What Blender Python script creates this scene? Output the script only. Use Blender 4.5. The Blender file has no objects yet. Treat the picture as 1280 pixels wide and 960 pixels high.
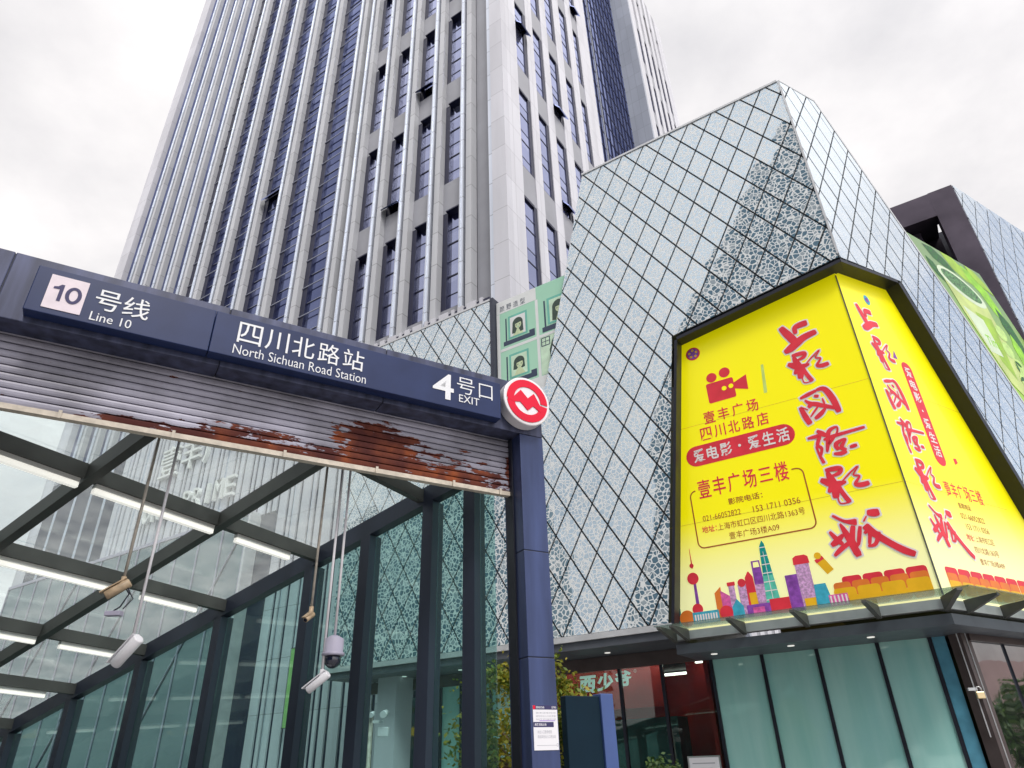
import bpy, bmesh, math, random
from mathutils import Matrix, Vector
R = math.radians
random.seed(7)
sc = bpy.context.scene
COL = sc.collection

# ------------------------------------------------------------------ camera
def cam_matrix(pitch, roll):
    cp, sp = math.cos(pitch), math.sin(pitch)
    fwd = Vector((0, cp, sp)); right = Vector((1, 0, 0)); down = Vector((0, sp, -cp))
    c, s = math.cos(roll), math.sin(roll)
    r = right*c + down*s; d = down*c - right*s
    m = Matrix((r, -d, -fwd)).transposed().to_4x4()
    m.translation = (0, 0, 1.6)
    return m
cd = bpy.data.cameras.new('camera'); cam = bpy.data.objects.new('camera', cd); COL.objects.link(cam)
cam.matrix_world = cam_matrix(R(29.53), R(1.92))
cd.sensor_width = 36; cd.lens = 840/1280*36; cd.clip_end = 3000; cd.clip_start = .05
sc.camera = cam

# ------------------------------------------------------------------ sky, sun, exposure
SUN_AZ, SUN_EL = 160, 48
w = bpy.data.worlds.new('World'); sc.world = w; w.use_nodes = True
nt = w.node_tree; N = nt.nodes; L = nt.links; N.clear()
out = N.new('ShaderNodeOutputWorld'); bg = N.new('ShaderNodeBackground'); bg.inputs['Strength'].default_value = .1
sky = N.new('ShaderNodeTexSky'); sky.sky_type = 'NISHITA'; sky.sun_disc = False
sky.sun_elevation = R(SUN_EL); sky.sun_rotation = R(SUN_AZ)
tc = N.new('ShaderNodeTexCoord')
sep = N.new('ShaderNodeSeparateXYZ'); L.new(tc.outputs['Generated'], sep.inputs[0])
# project the direction on a cloud deck
def M(op, a=None, b=None, clamp=False, nodes=N, links=L):
    n = nodes.new('ShaderNodeMath'); n.operation = op; n.use_clamp = clamp
    for i, v in ((0, a), (1, b)):
        if v is None: continue
        if isinstance(v, (int, float)): n.inputs[i].default_value = v
        else: links.new(v, n.inputs[i])
    return n.outputs[0]
zc = M('ADD', M('MAXIMUM', sep.outputs[2], 0.0), .22)
cmb = N.new('ShaderNodeCombineXYZ')
L.new(M('DIVIDE', sep.outputs[0], zc), cmb.inputs[0]); L.new(M('DIVIDE', sep.outputs[1], zc), cmb.inputs[1])
n1 = N.new('ShaderNodeTexNoise'); n1.inputs['Scale'].default_value = 1.5; n1.inputs['Detail'].default_value = 9; n1.inputs['Roughness'].default_value = .56
L.new(cmb.outputs[0], n1.inputs['Vector'])
n2 = N.new('ShaderNodeTexNoise'); n2.inputs['Scale'].default_value = 1.7; n2.inputs['Detail'].default_value = 12; n2.inputs['Roughness'].default_value = .55
mp = N.new('ShaderNodeMapping'); mp.inputs['Location'].default_value = (3.1, 1.7, 0); L.new(cmb.outputs[0], mp.inputs[0]); L.new(mp.outputs[0], n2.inputs['Vector'])
# the cloud deck opens towards the east (+x)
cover = M('SUBTRACT', M('ADD', n1.outputs[0], .2), M('MULTIPLY', M('MAXIMUM', M('SUBTRACT', sep.outputs[0], .62), 0.0), 1.3))
mr = N.new('ShaderNodeMapRange'); mr.interpolation_type = 'SMOOTHSTEP'; mr.inputs[1].default_value = .40; mr.inputs[2].default_value = .56
L.new(cover, mr.inputs[0]); mr.inputs[3].default_value = .30
cr = N.new('ShaderNodeValToRGB')
cr.color_ramp.elements[0].position = .34; cr.color_ramp.elements[0].color = (6.1, 6.0, 6.2, 1)
cr.color_ramp.elements[1].position = .56; cr.color_ramp.elements[1].color = (8.5, 8.25, 8.25, 1)
L.new(n2.outputs[0], cr.inputs[0])
skb = N.new('ShaderNodeMix'); skb.data_type = 'RGBA'; skb.blend_type = 'MULTIPLY'; skb.inputs[0].default_value = 1
L.new(sky.outputs[0], skb.inputs[6]); skb.inputs[7].default_value = (2.1, 1.75, 1.5, 1)
mx = N.new('ShaderNodeMix'); mx.data_type = 'RGBA'
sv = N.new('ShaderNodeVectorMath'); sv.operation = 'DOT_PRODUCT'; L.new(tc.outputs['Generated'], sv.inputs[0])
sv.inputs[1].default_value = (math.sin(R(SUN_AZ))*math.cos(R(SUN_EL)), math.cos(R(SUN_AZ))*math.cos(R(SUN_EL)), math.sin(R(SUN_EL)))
glow = M('ADD', 1.0, M('MULTIPLY', M('POWER', M('MAXIMUM', sv.outputs['Value'], 0.0), 2.5), 1.2))   # cloud brightened round the sun, out of view, added to light the fronts
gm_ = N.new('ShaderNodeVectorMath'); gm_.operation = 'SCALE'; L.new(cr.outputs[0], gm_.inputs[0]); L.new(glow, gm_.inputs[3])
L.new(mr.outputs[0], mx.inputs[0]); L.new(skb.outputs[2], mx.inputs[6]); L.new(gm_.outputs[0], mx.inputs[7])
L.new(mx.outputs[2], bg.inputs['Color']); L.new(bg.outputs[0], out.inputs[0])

sd = bpy.data.lights.new('sun', 'SUN'); sd.energy = 1.4; sd.angle = R(14); sd.color = (1, .96, .9)
so = bpy.data.objects.new('sun', sd); COL.objects.link(so); so.location = (0, -20, 60)
sdir = Vector((math.sin(R(SUN_AZ))*math.cos(R(SUN_EL)), math.cos(R(SUN_AZ))*math.cos(R(SUN_EL)), math.sin(R(SUN_EL))))
so.rotation_euler = sdir.to_track_quat('Z', 'Y').to_euler()
vs = sc.view_settings; vs.view_transform = 'Standard'; vs.look = 'None'; vs.exposure = .30; vs.gamma = 1; vs.use_curve_mapping = False
sc.cycles.use_denoising = True
sc.cycles.max_bounces = 8; sc.cycles.transparent_max_bounces = 20; sc.cycles.glossy_bounces = 4; sc.cycles.diffuse_bounces = 3
sc.cycles.caustics_reflective = False; sc.cycles.caustics_refractive = False

# ------------------------------------------------------------------ helpers
def link(o): COL.objects.link(o); return o
def tag(o, label=None, cat=None, group=None, kind=None):
    for k, v in (('label', label), ('category', cat), ('group', group), ('kind', kind)):
        if v: o[k] = v
    return o
def empty(name, loc=(0, 0, 0), rz=0, parent=None):
    o = bpy.data.objects.new(name, None); o.empty_display_size = .3; link(o)
    o.location = loc; o.rotation_euler = (0, 0, rz); o.parent = parent
    return o
class MB:
    def __init__(s, xf=None): s.v = []; s.f = []; s.m = []; s.xf = xf; s.smooth = []; s.g = []
    def add(s, vs, fs, mi=0, smooth=False):
        b = len(s.v); s.g.append((b, len(s.f)))
        for p in vs:
            p = Vector(p)
            if s.xf: p = s.xf(p)
            s.v.append(tuple(p))
        for f in fs:
            s.f.append([i+b for i in f]); s.m.append(mi); s.smooth.append(smooth)
        return s
    def box(s, x0, x1, y0, y1, z0, z1, mi=0):
        v = [(x0,y0,z0),(x1,y0,z0),(x1,y1,z0),(x0,y1,z0),(x0,y0,z1),(x1,y0,z1),(x1,y1,z1),(x0,y1,z1)]
        return s.add(v, [(0,3,2,1),(4,5,6,7),(0,1,5,4),(1,2,6,5),(2,3,7,6),(3,0,4,7)], mi)
    def prism(s, poly, fa, fb, mi=0, cap_a=True, cap_b=True):
        # poly: 2-D points; fa, fb map a 2-D point to the two 3-D ends
        n = len(poly); v = [fa(p) for p in poly]+[fb(p) for p in poly]
        fs = []
        if cap_a: fs.append(list(range(n)))
        if cap_b: fs.append(list(range(2*n-1, n-1, -1)))
        fs += [(i, i+n, (i+1) % n+n, (i+1) % n) for i in range(n)]
        return s.add(v, fs, mi)
    def ext_y(s, poly, y0, y1, mi=0): return s.prism(poly, lambda p: (p[0], y0, p[1]), lambda p: (p[0], y1, p[1]), mi)
    def ext_z(s, poly, z0, z1, mi=0): return s.prism(poly, lambda p: (p[0], p[1], z0), lambda p: (p[0], p[1], z1), mi)
    def bar(s, a, b, wd, hg, mi=0, up=(0, 0, 1)):
        a, b = Vector(a), Vector(b); d = (b-a).normalized(); u = Vector(up)
        sd = d.cross(u)
        if sd.length < 1e-4: sd = d.cross(Vector((0, 1, 0)))
        sd.normalize(); u = sd.cross(d).normalized()
        v = []
        for p in (a, b):
            for q, r in ((-1,-1),(1,-1),(1,1),(-1,1)): v.append(p+sd*(q*wd/2)+u*(r*hg/2))
        return s.add(v, [(3,2,1,0),(4,5,6,7),(0,1,5,4),(1,2,6,5),(2,3,7,6),(3,0,4,7)], mi)
    def tube(s, pts, r, n=10, mi=0, caps=True):
        pts = [Vector(p) for p in pts]; rs = r if isinstance(r, (list, tuple)) else [r]*len(pts)
        v = []; prev = None
        for i, p in enumerate(pts):
            d = (pts[min(i+1, len(pts)-1)]-pts[max(i-1, 0)]).normalized()
            ref = prev if prev is not None else (Vector((0,0,1)) if abs(d.z) < .9 else Vector((1,0,0)))
            a = (ref-d*ref.dot(d)).normalized(); prev = a; b = d.cross(a)
            for k in range(n):
                t = 2*math.pi*k/n; v.append(p+(a*math.cos(t)+b*math.sin(t))*rs[i])
        fs = []
        for i in range(len(pts)-1):
            for k in range(n): fs.append((i*n+k, i*n+(k+1) % n, (i+1)*n+(k+1) % n, (i+1)*n+k))
        s.add(v, fs, mi, True)
        if caps:
            b = len(s.v)-len(v)
            s.f.append([b+k for k in range(n-1, -1, -1)]); s.m.append(mi); s.smooth.append(False)
            s.f.append([b+(len(pts)-1)*n+k for k in range(n)]); s.m.append(mi); s.smooth.append(False)
        return s
    def sphere(s, c, r, n=16, m=10, mi=0, sz=1.0):
        c = Vector(c); v = [c+Vector((0,0,r*sz))]
        for i in range(1, m):
            t = math.pi*i/m
            for k in range(n):
                p = 2*math.pi*k/n; v.append(c+Vector((r*math.sin(t)*math.cos(p), r*math.sin(t)*math.sin(p), r*sz*math.cos(t))))
        v.append(c-Vector((0,0,r*sz)))
        fs = [(0, 1+k, 1+(k+1) % n) for k in range(n)]
        for i in range(m-2):
            for k in range(n): fs.append((1+i*n+k, 1+(i+1)*n+k, 1+(i+1)*n+(k+1) % n, 1+i*n+(k+1) % n))
        e = len(v)-1
        fs += [(e, 1+(m-2)*n+(k+1) % n, 1+(m-2)*n+k) for k in range(n)]
        return s.add(v, fs, mi, True)
    def each(s, name, mats, parent=None, bevel=0):
        """one object per added piece"""
        g = s.g+[(len(s.v), len(s.f))]
        for (v0, f0), (v1, f1) in zip(g[:-1], g[1:]):
            m = MB(); m.v = s.v[v0:v1]; m.f = [[i-v0 for i in f] for f in s.f[f0:f1]]; m.m = s.m[f0:f1]; m.smooth = s.smooth[f0:f1]
            m.build(name, mats, parent, bevel)
    def build(s, name, mats, parent=None, bevel=0):
        me = bpy.data.meshes.new(name)
        me.from_pydata(s.v, [], s.f)
        for m in (mats if isinstance(mats, (list, tuple)) else [mats]): me.materials.append(m)
        me.polygons.foreach_set('material_index', s.m)
        me.polygons.foreach_set('use_smooth', s.smooth)
        me.update()
        o = bpy.data.objects.new(name, me); link(o); o.parent = parent
        if bevel:
            b = o.modifiers.new('bevel', 'BEVEL'); b.width = bevel; b.segments = 2; b.limit_method = 'ANGLE'
        return o

def clip(poly, a, b, c):       # keep a*x+b*y+c >= 0
    o = []
    for i in range(len(poly)):
        p, q = poly[i], poly[(i+1) % len(poly)]
        dp = a*p[0]+b*p[1]+c; dq = a*q[0]+b*q[1]+c
        if dp >= 0: o.append(p)
        if dp*dq < 0:
            t = dp/(dp-dq); o.append((p[0]+(q[0]-p[0])*t, p[1]+(q[1]-p[1])*t))
    return o
def hp(p, q):                  # half plane left of the line p->q
    a, b = -(q[1]-p[1]), q[0]-p[0]; return a, b, -(a*p[0]+b*p[1])
def clip_poly(poly, cp):
    for i in range(len(cp)):
        poly = clip(poly, *hp(cp[i], cp[(i+1) % len(cp)]))
        if len(poly) < 3: return []
    return poly
def area(p): return .5*sum(p[i][0]*p[(i+1) % len(p)][1]-p[(i+1) % len(p)][0]*p[i][1] for i in range(len(p)))
def inset_conv(poly, d):
    cpoly = poly
    for i in range(len(poly)):
        p, q = poly[i], poly[(i+1) % len(poly)]
        a, b, c = hp(p, q); l = math.hypot(a, b)
        cpoly = clip(cpoly, a/l, b/l, c/l-d)
        if len(cpoly) < 3: return []
    return cpoly

# text -------------------------------------------------------------
_tc = {}
def glyphs(body, bold=0.0):
    k = (body, bold)
    if k in _tc: return _tc[k]
    cu = bpy.data.curves.new('lettering_curve', 'FONT'); cu.body = body; cu.size = 1; cu.offset = bold; cu.resolution_u = 3
    o = bpy.data.objects.new('lettering_curve', cu); link(o)
    dg = bpy.context.evaluated_depsgraph_get()
    me = bpy.data.meshes.new_from_object(o.evaluated_get(dg))
    v = [(p.co.x, p.co.y) for p in me.vertices]; f = [list(p.vertices) for p in me.polygons]
    bpy.data.objects.remove(o); bpy.data.curves.remove(cu); bpy.data.meshes.remove(me)
    _tc[k] = (v, f); return v, f
def fit_text(mb, body, rect, mp, mi=0, bold=0.0, keep=False):
    """lettering stretched into rect (u0, u1, v0, v1); mp maps (u, v) to 3-D"""
    v, f = glyphs(body, bold)
    if not v: return
    x0 = min(p[0] for p in v); x1 = max(p[0] for p in v); y0 = min(p[1] for p in v); y1 = max(p[1] for p in v)
    u0, u1, w0, w1 = rect
    sx = (u1-u0)/(x1-x0); sy = (w1-w0)/(y1-y0)
    mb.add([mp(u0+(p[0]-x0)*sx, w0+(p[1]-y0)*sy) for p in v], f, mi)

# brush strokes ----------------------------------------------------
def smooth_path(pts, n=5):
    if len(pts) < 3: n = 3
    P = [pts[0]]+list(pts)+[pts[-1]]; o = []
    for i in range(1, len(P)-2):
        a, b, c, d = P[i-1], P[i], P[i+1], P[i+2]
        for k in range(n):
            t = k/n
            o.append(tuple(.5*(2*b[j]+(c[j]-a[j])*t+(2*a[j]-5*b[j]+4*c[j]-d[j])*t*t+(3*b[j]-a[j]-3*c[j]+d[j])*t**3) for j in range(3)))
    o.append(tuple(pts[-1])); return o
def stroke_poly(pts, grow=0.0):
    """outline of a brush stroke of (x, y, width) points: quads"""
    p = smooth_path(pts); Lh = []; Rh = []
    for i, (x, y, wd) in enumerate(p):
        a = p[max(i-1, 0)]; b = p[min(i+1, len(p)-1)]
        dx, dy = b[0]-a[0], b[1]-a[1]; l = math.hypot(dx, dy) or 1; nx, ny = -dy/l, dx/l
        h = wd/2+grow
        if i in (0, len(p)-1):
            s = -1 if i == 0 else 1; x += s*dx/l*grow; y += s*dy/l*grow
            h = wd*.36+grow
        Lh.append((x+nx*h, y+ny*h)); Rh.append((x-nx*h, y-ny*h))
    n = len(p)
    return Lh+Rh, [(i, i+1, n+i+1, n+i) for i in range(n-1)]

# materials --------------------------------------------------------
def mat(name, col, rough=.5, metal=0, var=.06, scale=3.0, bump=0, spec=.5, emit=0, streak=False, coat=0, rvar=.12):
    m = bpy.data.materials.new(name); m.use_nodes = True
    t = m.node_tree; n = t.nodes; l = t.links; b = n['Principled BSDF']
    b.inputs['Roughness'].default_value = rough; b.inputs['Metallic'].default_value = metal
    b.inputs['Specular IOR Level'].default_value = spec; b.inputs['Coat Weight'].default_value = coat
    c = (*col, 1)
    b.inputs['Base Color'].default_value = c
    if var:
        co = n.new('ShaderNodeTexCoord'); no = n.new('ShaderNodeTexNoise'); no.inputs['Scale'].default_value = scale; no.inputs['Detail'].default_value = 6
        src = co.outputs['Object']
        if streak:
            mpn = n.new('ShaderNodeMapping'); mpn.inputs['Scale'].default_value = (1, 1, .12); l.new(src, mpn.inputs[0]); src = mpn.outputs[0]
        l.new(src, no.inputs['Vector'])
        x = n.new('ShaderNodeMix'); x.data_type = 'RGBA'
        x.inputs[6].default_value = tuple(max(0, a*(1-var*2)) for a in col)+(1,); x.inputs[7].default_value = tuple(min(1, a*(1+var*2)) for a in col)+(1,)
        r = n.new('ShaderNodeMapRange'); r.inputs[1].default_value = .3; r.inputs[2].default_value = .7; l.new(no.outputs[0], r.inputs[0])
        l.new(r.outputs[0], x.inputs[0]); l.new(x.outputs[2], b.inputs['Base Color'])
        rr = n.new('ShaderNodeMapRange'); rr.inputs[1].default_value = .3; rr.inputs[2].default_value = .7
        rr.inputs[3].default_value = max(0, rough-rvar*rough); rr.inputs[4].default_value = min(1, rough+rvar*rough); l.new(no.outputs[0], rr.inputs[0]); l.new(rr.outputs[0], b.inputs['Roughness'])
        if bump:
            bp = n.new('ShaderNodeBump'); bp.inputs['Strength'].default_value = bump; bp.inputs['Distance'].default_value = .02
            l.new(no.outputs[0], bp.inputs['Height']); l.new(bp.outputs[0], b.inputs['Normal'])
        if emit:
            l.new(x.outputs[2], b.inputs['Emission Color']); b.inputs['Emission Strength'].default_value = emit
    elif emit:
        b.inputs['Emission Color'].default_value = c; b.inputs['Emission Strength'].default_value = emit
    return m

def jointed(name, col, jz=2.41, z0=25.66, jx=None, x0=0, axis=0, rough=.45, lw=.03, dark=.35, metal=0):
    """cladding with open joints every jz metres of height (and jx along an axis), each course a slightly different shade"""
    m = mat(name, col, rough, metal, var=.05, scale=.8, streak=True)
    n = m.node_tree.nodes; l = m.node_tree.links; b = n['Principled BSDF']
    src = b.inputs['Base Color'].links[0].from_socket
    co = n.new('ShaderNodeTexCoord'); sp = n.new('ShaderNodeSeparateXYZ'); l.new(co.outputs['Object'], sp.inputs[0])
    def mm(op, a, c=None):
        q = n.new('ShaderNodeMath'); q.operation = op
        for i, v in ((0, a), (1, c)):
            if v is None: continue
            if isinstance(v, (int, float)): q.inputs[i].default_value = v
            else: l.new(v, q.inputs[i])
        return q.outputs[0]
    q = mm('DIVIDE', mm('SUBTRACT', sp.outputs[2], z0), jz)
    fr = mm('FRACT', q); line = mm('LESS_THAN', fr, lw/jz)
    wn = n.new('ShaderNodeTexWhiteNoise'); wn.noise_dimensions = '2D'
    cc = n.new('ShaderNodeCombineXYZ'); l.new(mm('FLOOR', q), cc.inputs[0])
    if jx:
        qx = mm('DIVIDE', mm('SUBTRACT', sp.outputs[axis], x0), jx)
        line = mm('MAXIMUM', line, mm('LESS_THAN', mm('FRACT', qx), lw*.7/jx)); l.new(mm('FLOOR', qx), cc.inputs[1])
    else:
        l.new(mm('FLOOR', mm('MULTIPLY', sp.outputs[0], .41)), cc.inputs[1])
    l.new(cc.outputs[0], wn.inputs['Vector'])
    x = n.new('ShaderNodeMix'); x.data_type = 'RGBA'; x.blend_type = 'MULTIPLY'; x.inputs[0].default_value = 1
    v = mm('ADD', mm('MULTIPLY', wn.outputs[0], .12), .92)
    g = n.new('ShaderNodeCombineColor'); [l.new(v, g.inputs[i]) for i in range(3)]
    l.new(src, x.inputs[6]); l.new(g.outputs[0], x.inputs[7])
    y = n.new('ShaderNodeMix'); y.data_type = 'RGBA'; l.new(line, y.inputs[0]); l.new(x.outputs[2], y.inputs[6])
    y.inputs[7].default_value = tuple(a*dark for a in col)+(1,)
    l.new(y.outputs[2], b.inputs['Base Color'])
    return m

def glass(name, tint, dirt=.06, dirt_col=(.75, .78, .76), refl=1.0, dscale=2.0):
    """thin sheet: tinted see-through + Fresnel mirror + a film of dirt"""
    m = bpy.data.materials.new(name); m.use_nodes = True
    t = m.node_tree; n = t.nodes; l = t.links; n.clear()
    o = n.new('ShaderNodeOutputMaterial'); tr = n.new('ShaderNodeBsdfTransparent'); tr.inputs[0].default_value = (*tint, 1)
    gl = n.new('ShaderNodeBsdfGlossy'); gl.inputs['Roughness'].default_value = .015; gl.inputs[0].default_value = (.93, 1, .98, 1)
    fr = n.new('ShaderNodeLayerWeight'); fr.inputs[0].default_value = .5
    pw = n.new('ShaderNodeMath'); pw.operation = 'POWER'; pw.inputs[1].default_value = 5; l.new(fr.outputs['Facing'], pw.inputs[0])
    mm = n.new('ShaderNodeMath'); mm.operation = 'MULTIPLY_ADD'; mm.inputs[1].default_value = .9*refl; mm.inputs[2].default_value = .03*refl; mm.use_clamp = True; l.new(pw.outputs[0], mm.inputs[0])
    a = n.new('ShaderNodeMixShader'); l.new(mm.outputs[0], a.inputs[0]); l.new(tr.outputs[0], a.inputs[1]); l.new(gl.outputs[0], a.inputs[2])
    df = n.new('ShaderNodeBsdfDiffuse'); df.inputs[0].default_value = (*dirt_col, 1)
    tl = n.new('ShaderNodeBsdfTranslucent'); tl.inputs[0].default_value = (*dirt_col, 1)
    dm = n.new('ShaderNodeMixShader'); dm.inputs[0].default_value = .8; l.new(df.outputs[0], dm.inputs[1]); l.new(tl.outputs[0], dm.inputs[2])
    co = n.new('ShaderNodeTexCoord'); no = n.new('ShaderNodeTexNoise'); no.inputs['Scale'].default_value = dscale; no.inputs['Detail'].default_value = 8; l.new(co.outputs['Object'], no.inputs['Vector'])
    mr = n.new('ShaderNodeMapRange'); mr.inputs[1].default_value = .35; mr.inputs[2].default_value = .75; mr.inputs[3].default_value = dirt*.5; mr.inputs[4].default_value = dirt*1.6; l.new(no.outputs[0], mr.inputs[0])
    b = n.new('ShaderNodeMixShader'); l.new(mr.outputs[0], b.inputs[0]); l.new(a.outputs[0], b.inputs[1]); l.new(dm.outputs[0], b.inputs[2])
    l.new(b.outputs[0], o.inputs[0])
    return m

def mirror_glass(name, col, refl=.35, rcol=(.85, .9, 1), wob=.02, rough=.03, blinds=None, vary=None):
    """opaque tinted glazing of an unlit room: dark body + mirror-like sheet with slight waviness"""
    m = bpy.data.materials.new(name); m.use_nodes = True
    t = m.node_tree; n = t.nodes; l = t.links; n.clear()
    o = n.new('ShaderNodeOutputMaterial'); df = n.new('ShaderNodeBsdfDiffuse'); df.inputs[0].default_value = (*col, 1)
    gl = n.new('ShaderNodeBsdfGlossy'); gl.inputs['Roughness'].default_value = rough; gl.inputs[0].default_value = (*rcol, 1)
    lw = n.new('ShaderNodeFresnel'); lw.inputs[0].default_value = 1.5
    mm = n.new('ShaderNodeMath'); mm.operation = 'ADD'; mm.inputs[1].default_value = refl; mm.use_clamp = True; l.new(lw.outputs[0], mm.inputs[0])
    a = n.new('ShaderNodeMixShader'); l.new(mm.outputs[0], a.inputs[0]); l.new(df.outputs[0], a.inputs[1]); l.new(gl.outputs[0], a.inputs[2])
    co = n.new('ShaderNodeTexCoord'); no = n.new('ShaderNodeTexNoise'); no.inputs['Scale'].default_value = .7; no.inputs['Detail'].default_value = 2; l.new(co.outputs['Object'], no.inputs['Vector'])
    if vary:         # soft vertical streaks painted into the colour in place of gradient and reflections
        mv = n.new('ShaderNodeMapping'); mv.inputs['Scale'].default_value = (2.2, 1, .22); l.new(co.outputs['Object'], mv.inputs[0])
        nv = n.new('ShaderNodeTexNoise'); nv.inputs['Scale'].default_value = 1.3; nv.inputs['Detail'].default_value = 5; l.new(mv.outputs[0], nv.inputs['Vector'])
        rv = n.new('ShaderNodeMapRange'); rv.inputs[1].default_value = .32; rv.inputs[2].default_value = .68; l.new(nv.outputs[0], rv.inputs[0])
        xv = n.new('ShaderNodeMix'); xv.data_type = 'RGBA'; xv.inputs[6].default_value = (*col, 1); xv.inputs[7].default_value = (*vary, 1); l.new(rv.outputs[0], xv.inputs[0]); l.new(xv.outputs[2], df.inputs[0])
    if blinds:       # a blind drawn behind some of the panes
        oi = n.new('ShaderNodeObjectInfo'); sp = n.new('ShaderNodeSeparateXYZ'); l.new(co.outputs['Object'], sp.inputs[0])
        fl = n.new('ShaderNodeMath'); fl.operation = 'MULTIPLY'; fl.inputs[1].default_value = .83; l.new(sp.outputs[2], fl.inputs[0])
        ff = n.new('ShaderNodeMath'); ff.operation = 'FLOOR'; l.new(fl.outputs[0], ff.inputs[0])
        wn = n.new('ShaderNodeTexWhiteNoise'); wn.noise_dimensions = '2D'; cb = n.new('ShaderNodeCombineXYZ'); l.new(ff.outputs[0], cb.inputs[0]); l.new(oi.outputs['Random'], cb.inputs[1]); l.new(cb.outputs[0], wn.inputs['Vector'])
        r1 = n.new('ShaderNodeMapRange'); r1.inputs[1].default_value = .45; r1.inputs[2].default_value = 1; l.new(wn.outputs[0], r1.inputs[0])
        xx = n.new('ShaderNodeMix'); xx.data_type = 'RGBA'; xx.inputs[6].default_value = (*col, 1); xx.inputs[7].default_value = (*blinds, 1); l.new(r1.outputs[0], xx.inputs[0]); l.new(xx.outputs[2], df.inputs[0])
    bp = n.new('ShaderNodeBump'); bp.inputs['Strength'].default_value = wob; bp.inputs['Distance'].default_value = 1; l.new(no.outputs[0], bp.inputs['Height'])
    l.new(bp.outputs[0], gl.inputs['Normal']); l.new(a.outputs[0], o.inputs[0])
    return m

def fritted(name, white=.84, cell=9.0, refl=.38, body=(.02, .15, .25), thr=(.05, .13)):
    """glass panel printed with a white crackle of leaf veins; the clear cells between the veins mirror the street"""
    m = mirror_glass(name, body, refl=refl, rcol=(.80, .90, .98), wob=.008, rough=.02)
    t = m.node_tree; n = t.nodes; l = t.links
    o = [x for x in n if x.type == 'OUTPUT_MATERIAL'][0]; src = o.inputs[0].links[0].from_socket
    co = n.new('ShaderNodeTexCoord')
    no = n.new('ShaderNodeTexNoise'); no.inputs['Scale'].default_value = 3; no.inputs['Detail'].default_value = 2; l.new(co.outputs['Object'], no.inputs['Vector'])
    va = n.new('ShaderNodeVectorMath'); va.operation = 'SCALE'; va.inputs[3].default_value = .12
    l.new(no.outputs['Color'], va.inputs[0])
    ad = n.new('ShaderNodeVectorMath'); ad.operation = 'ADD'; l.new(co.outputs['Object'], ad.inputs[0]); l.new(va.outputs[0], ad.inputs[1])
    vo = n.new('ShaderNodeTexVoronoi'); vo.feature = 'DISTANCE_TO_EDGE'; vo.inputs['Scale'].default_value = cell; l.new(ad.outputs[0], vo.inputs['Vector'])
    mr = n.new('ShaderNodeMapRange'); mr.interpolation_type = 'SMOOTHSTEP'; mr.inputs[1].default_value = thr[0]; mr.inputs[2].default_value = thr[1]; mr.inputs[3].default_value = .97; mr.inputs[4].default_value = .12
    l.new(vo.outputs['Distance'], mr.inputs[0])
    # some cells are printed solid
    vc = n.new('ShaderNodeTexVoronoi'); vc.inputs['Scale'].default_value = cell; l.new(ad.outputs[0], vc.inputs['Vector'])
    sp = n.new('ShaderNodeSeparateColor'); l.new(vc.outputs['Color'], sp.inputs[0])
    gt = n.new('ShaderNodeMath'); gt.operation = 'GREATER_THAN'; gt.inputs[1].default_value = .8; l.new(sp.outputs[0], gt.inputs[0])
    g2 = n.new('ShaderNodeMath'); g2.operation = 'MULTIPLY'; g2.inputs[1].default_value = .4; l.new(gt.outputs[0], g2.inputs[0])
    mxn = n.new('ShaderNodeMath'); mxn.operation = 'MAXIMUM'; l.new(mr.outputs[0], mxn.inputs[0]); l.new(g2.outputs[0], mxn.inputs[1])
    pr = n.new('ShaderNodeBsdfPrincipled'); pr.inputs['Base Color'].default_value = (white*.96, white*.99, white, 1); pr.inputs['Roughness'].default_value = .3
    pr.inputs['Coat Weight'].default_value = .35
    x = n.new('ShaderNodeMixShader'); l.new(mxn.outputs[0], x.inputs[0]); l.new(src, x.inputs[1]); l.new(pr.outputs[0], x.inputs[2])
    l.new(x.outputs[0], o.inputs[0])
    return m

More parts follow.
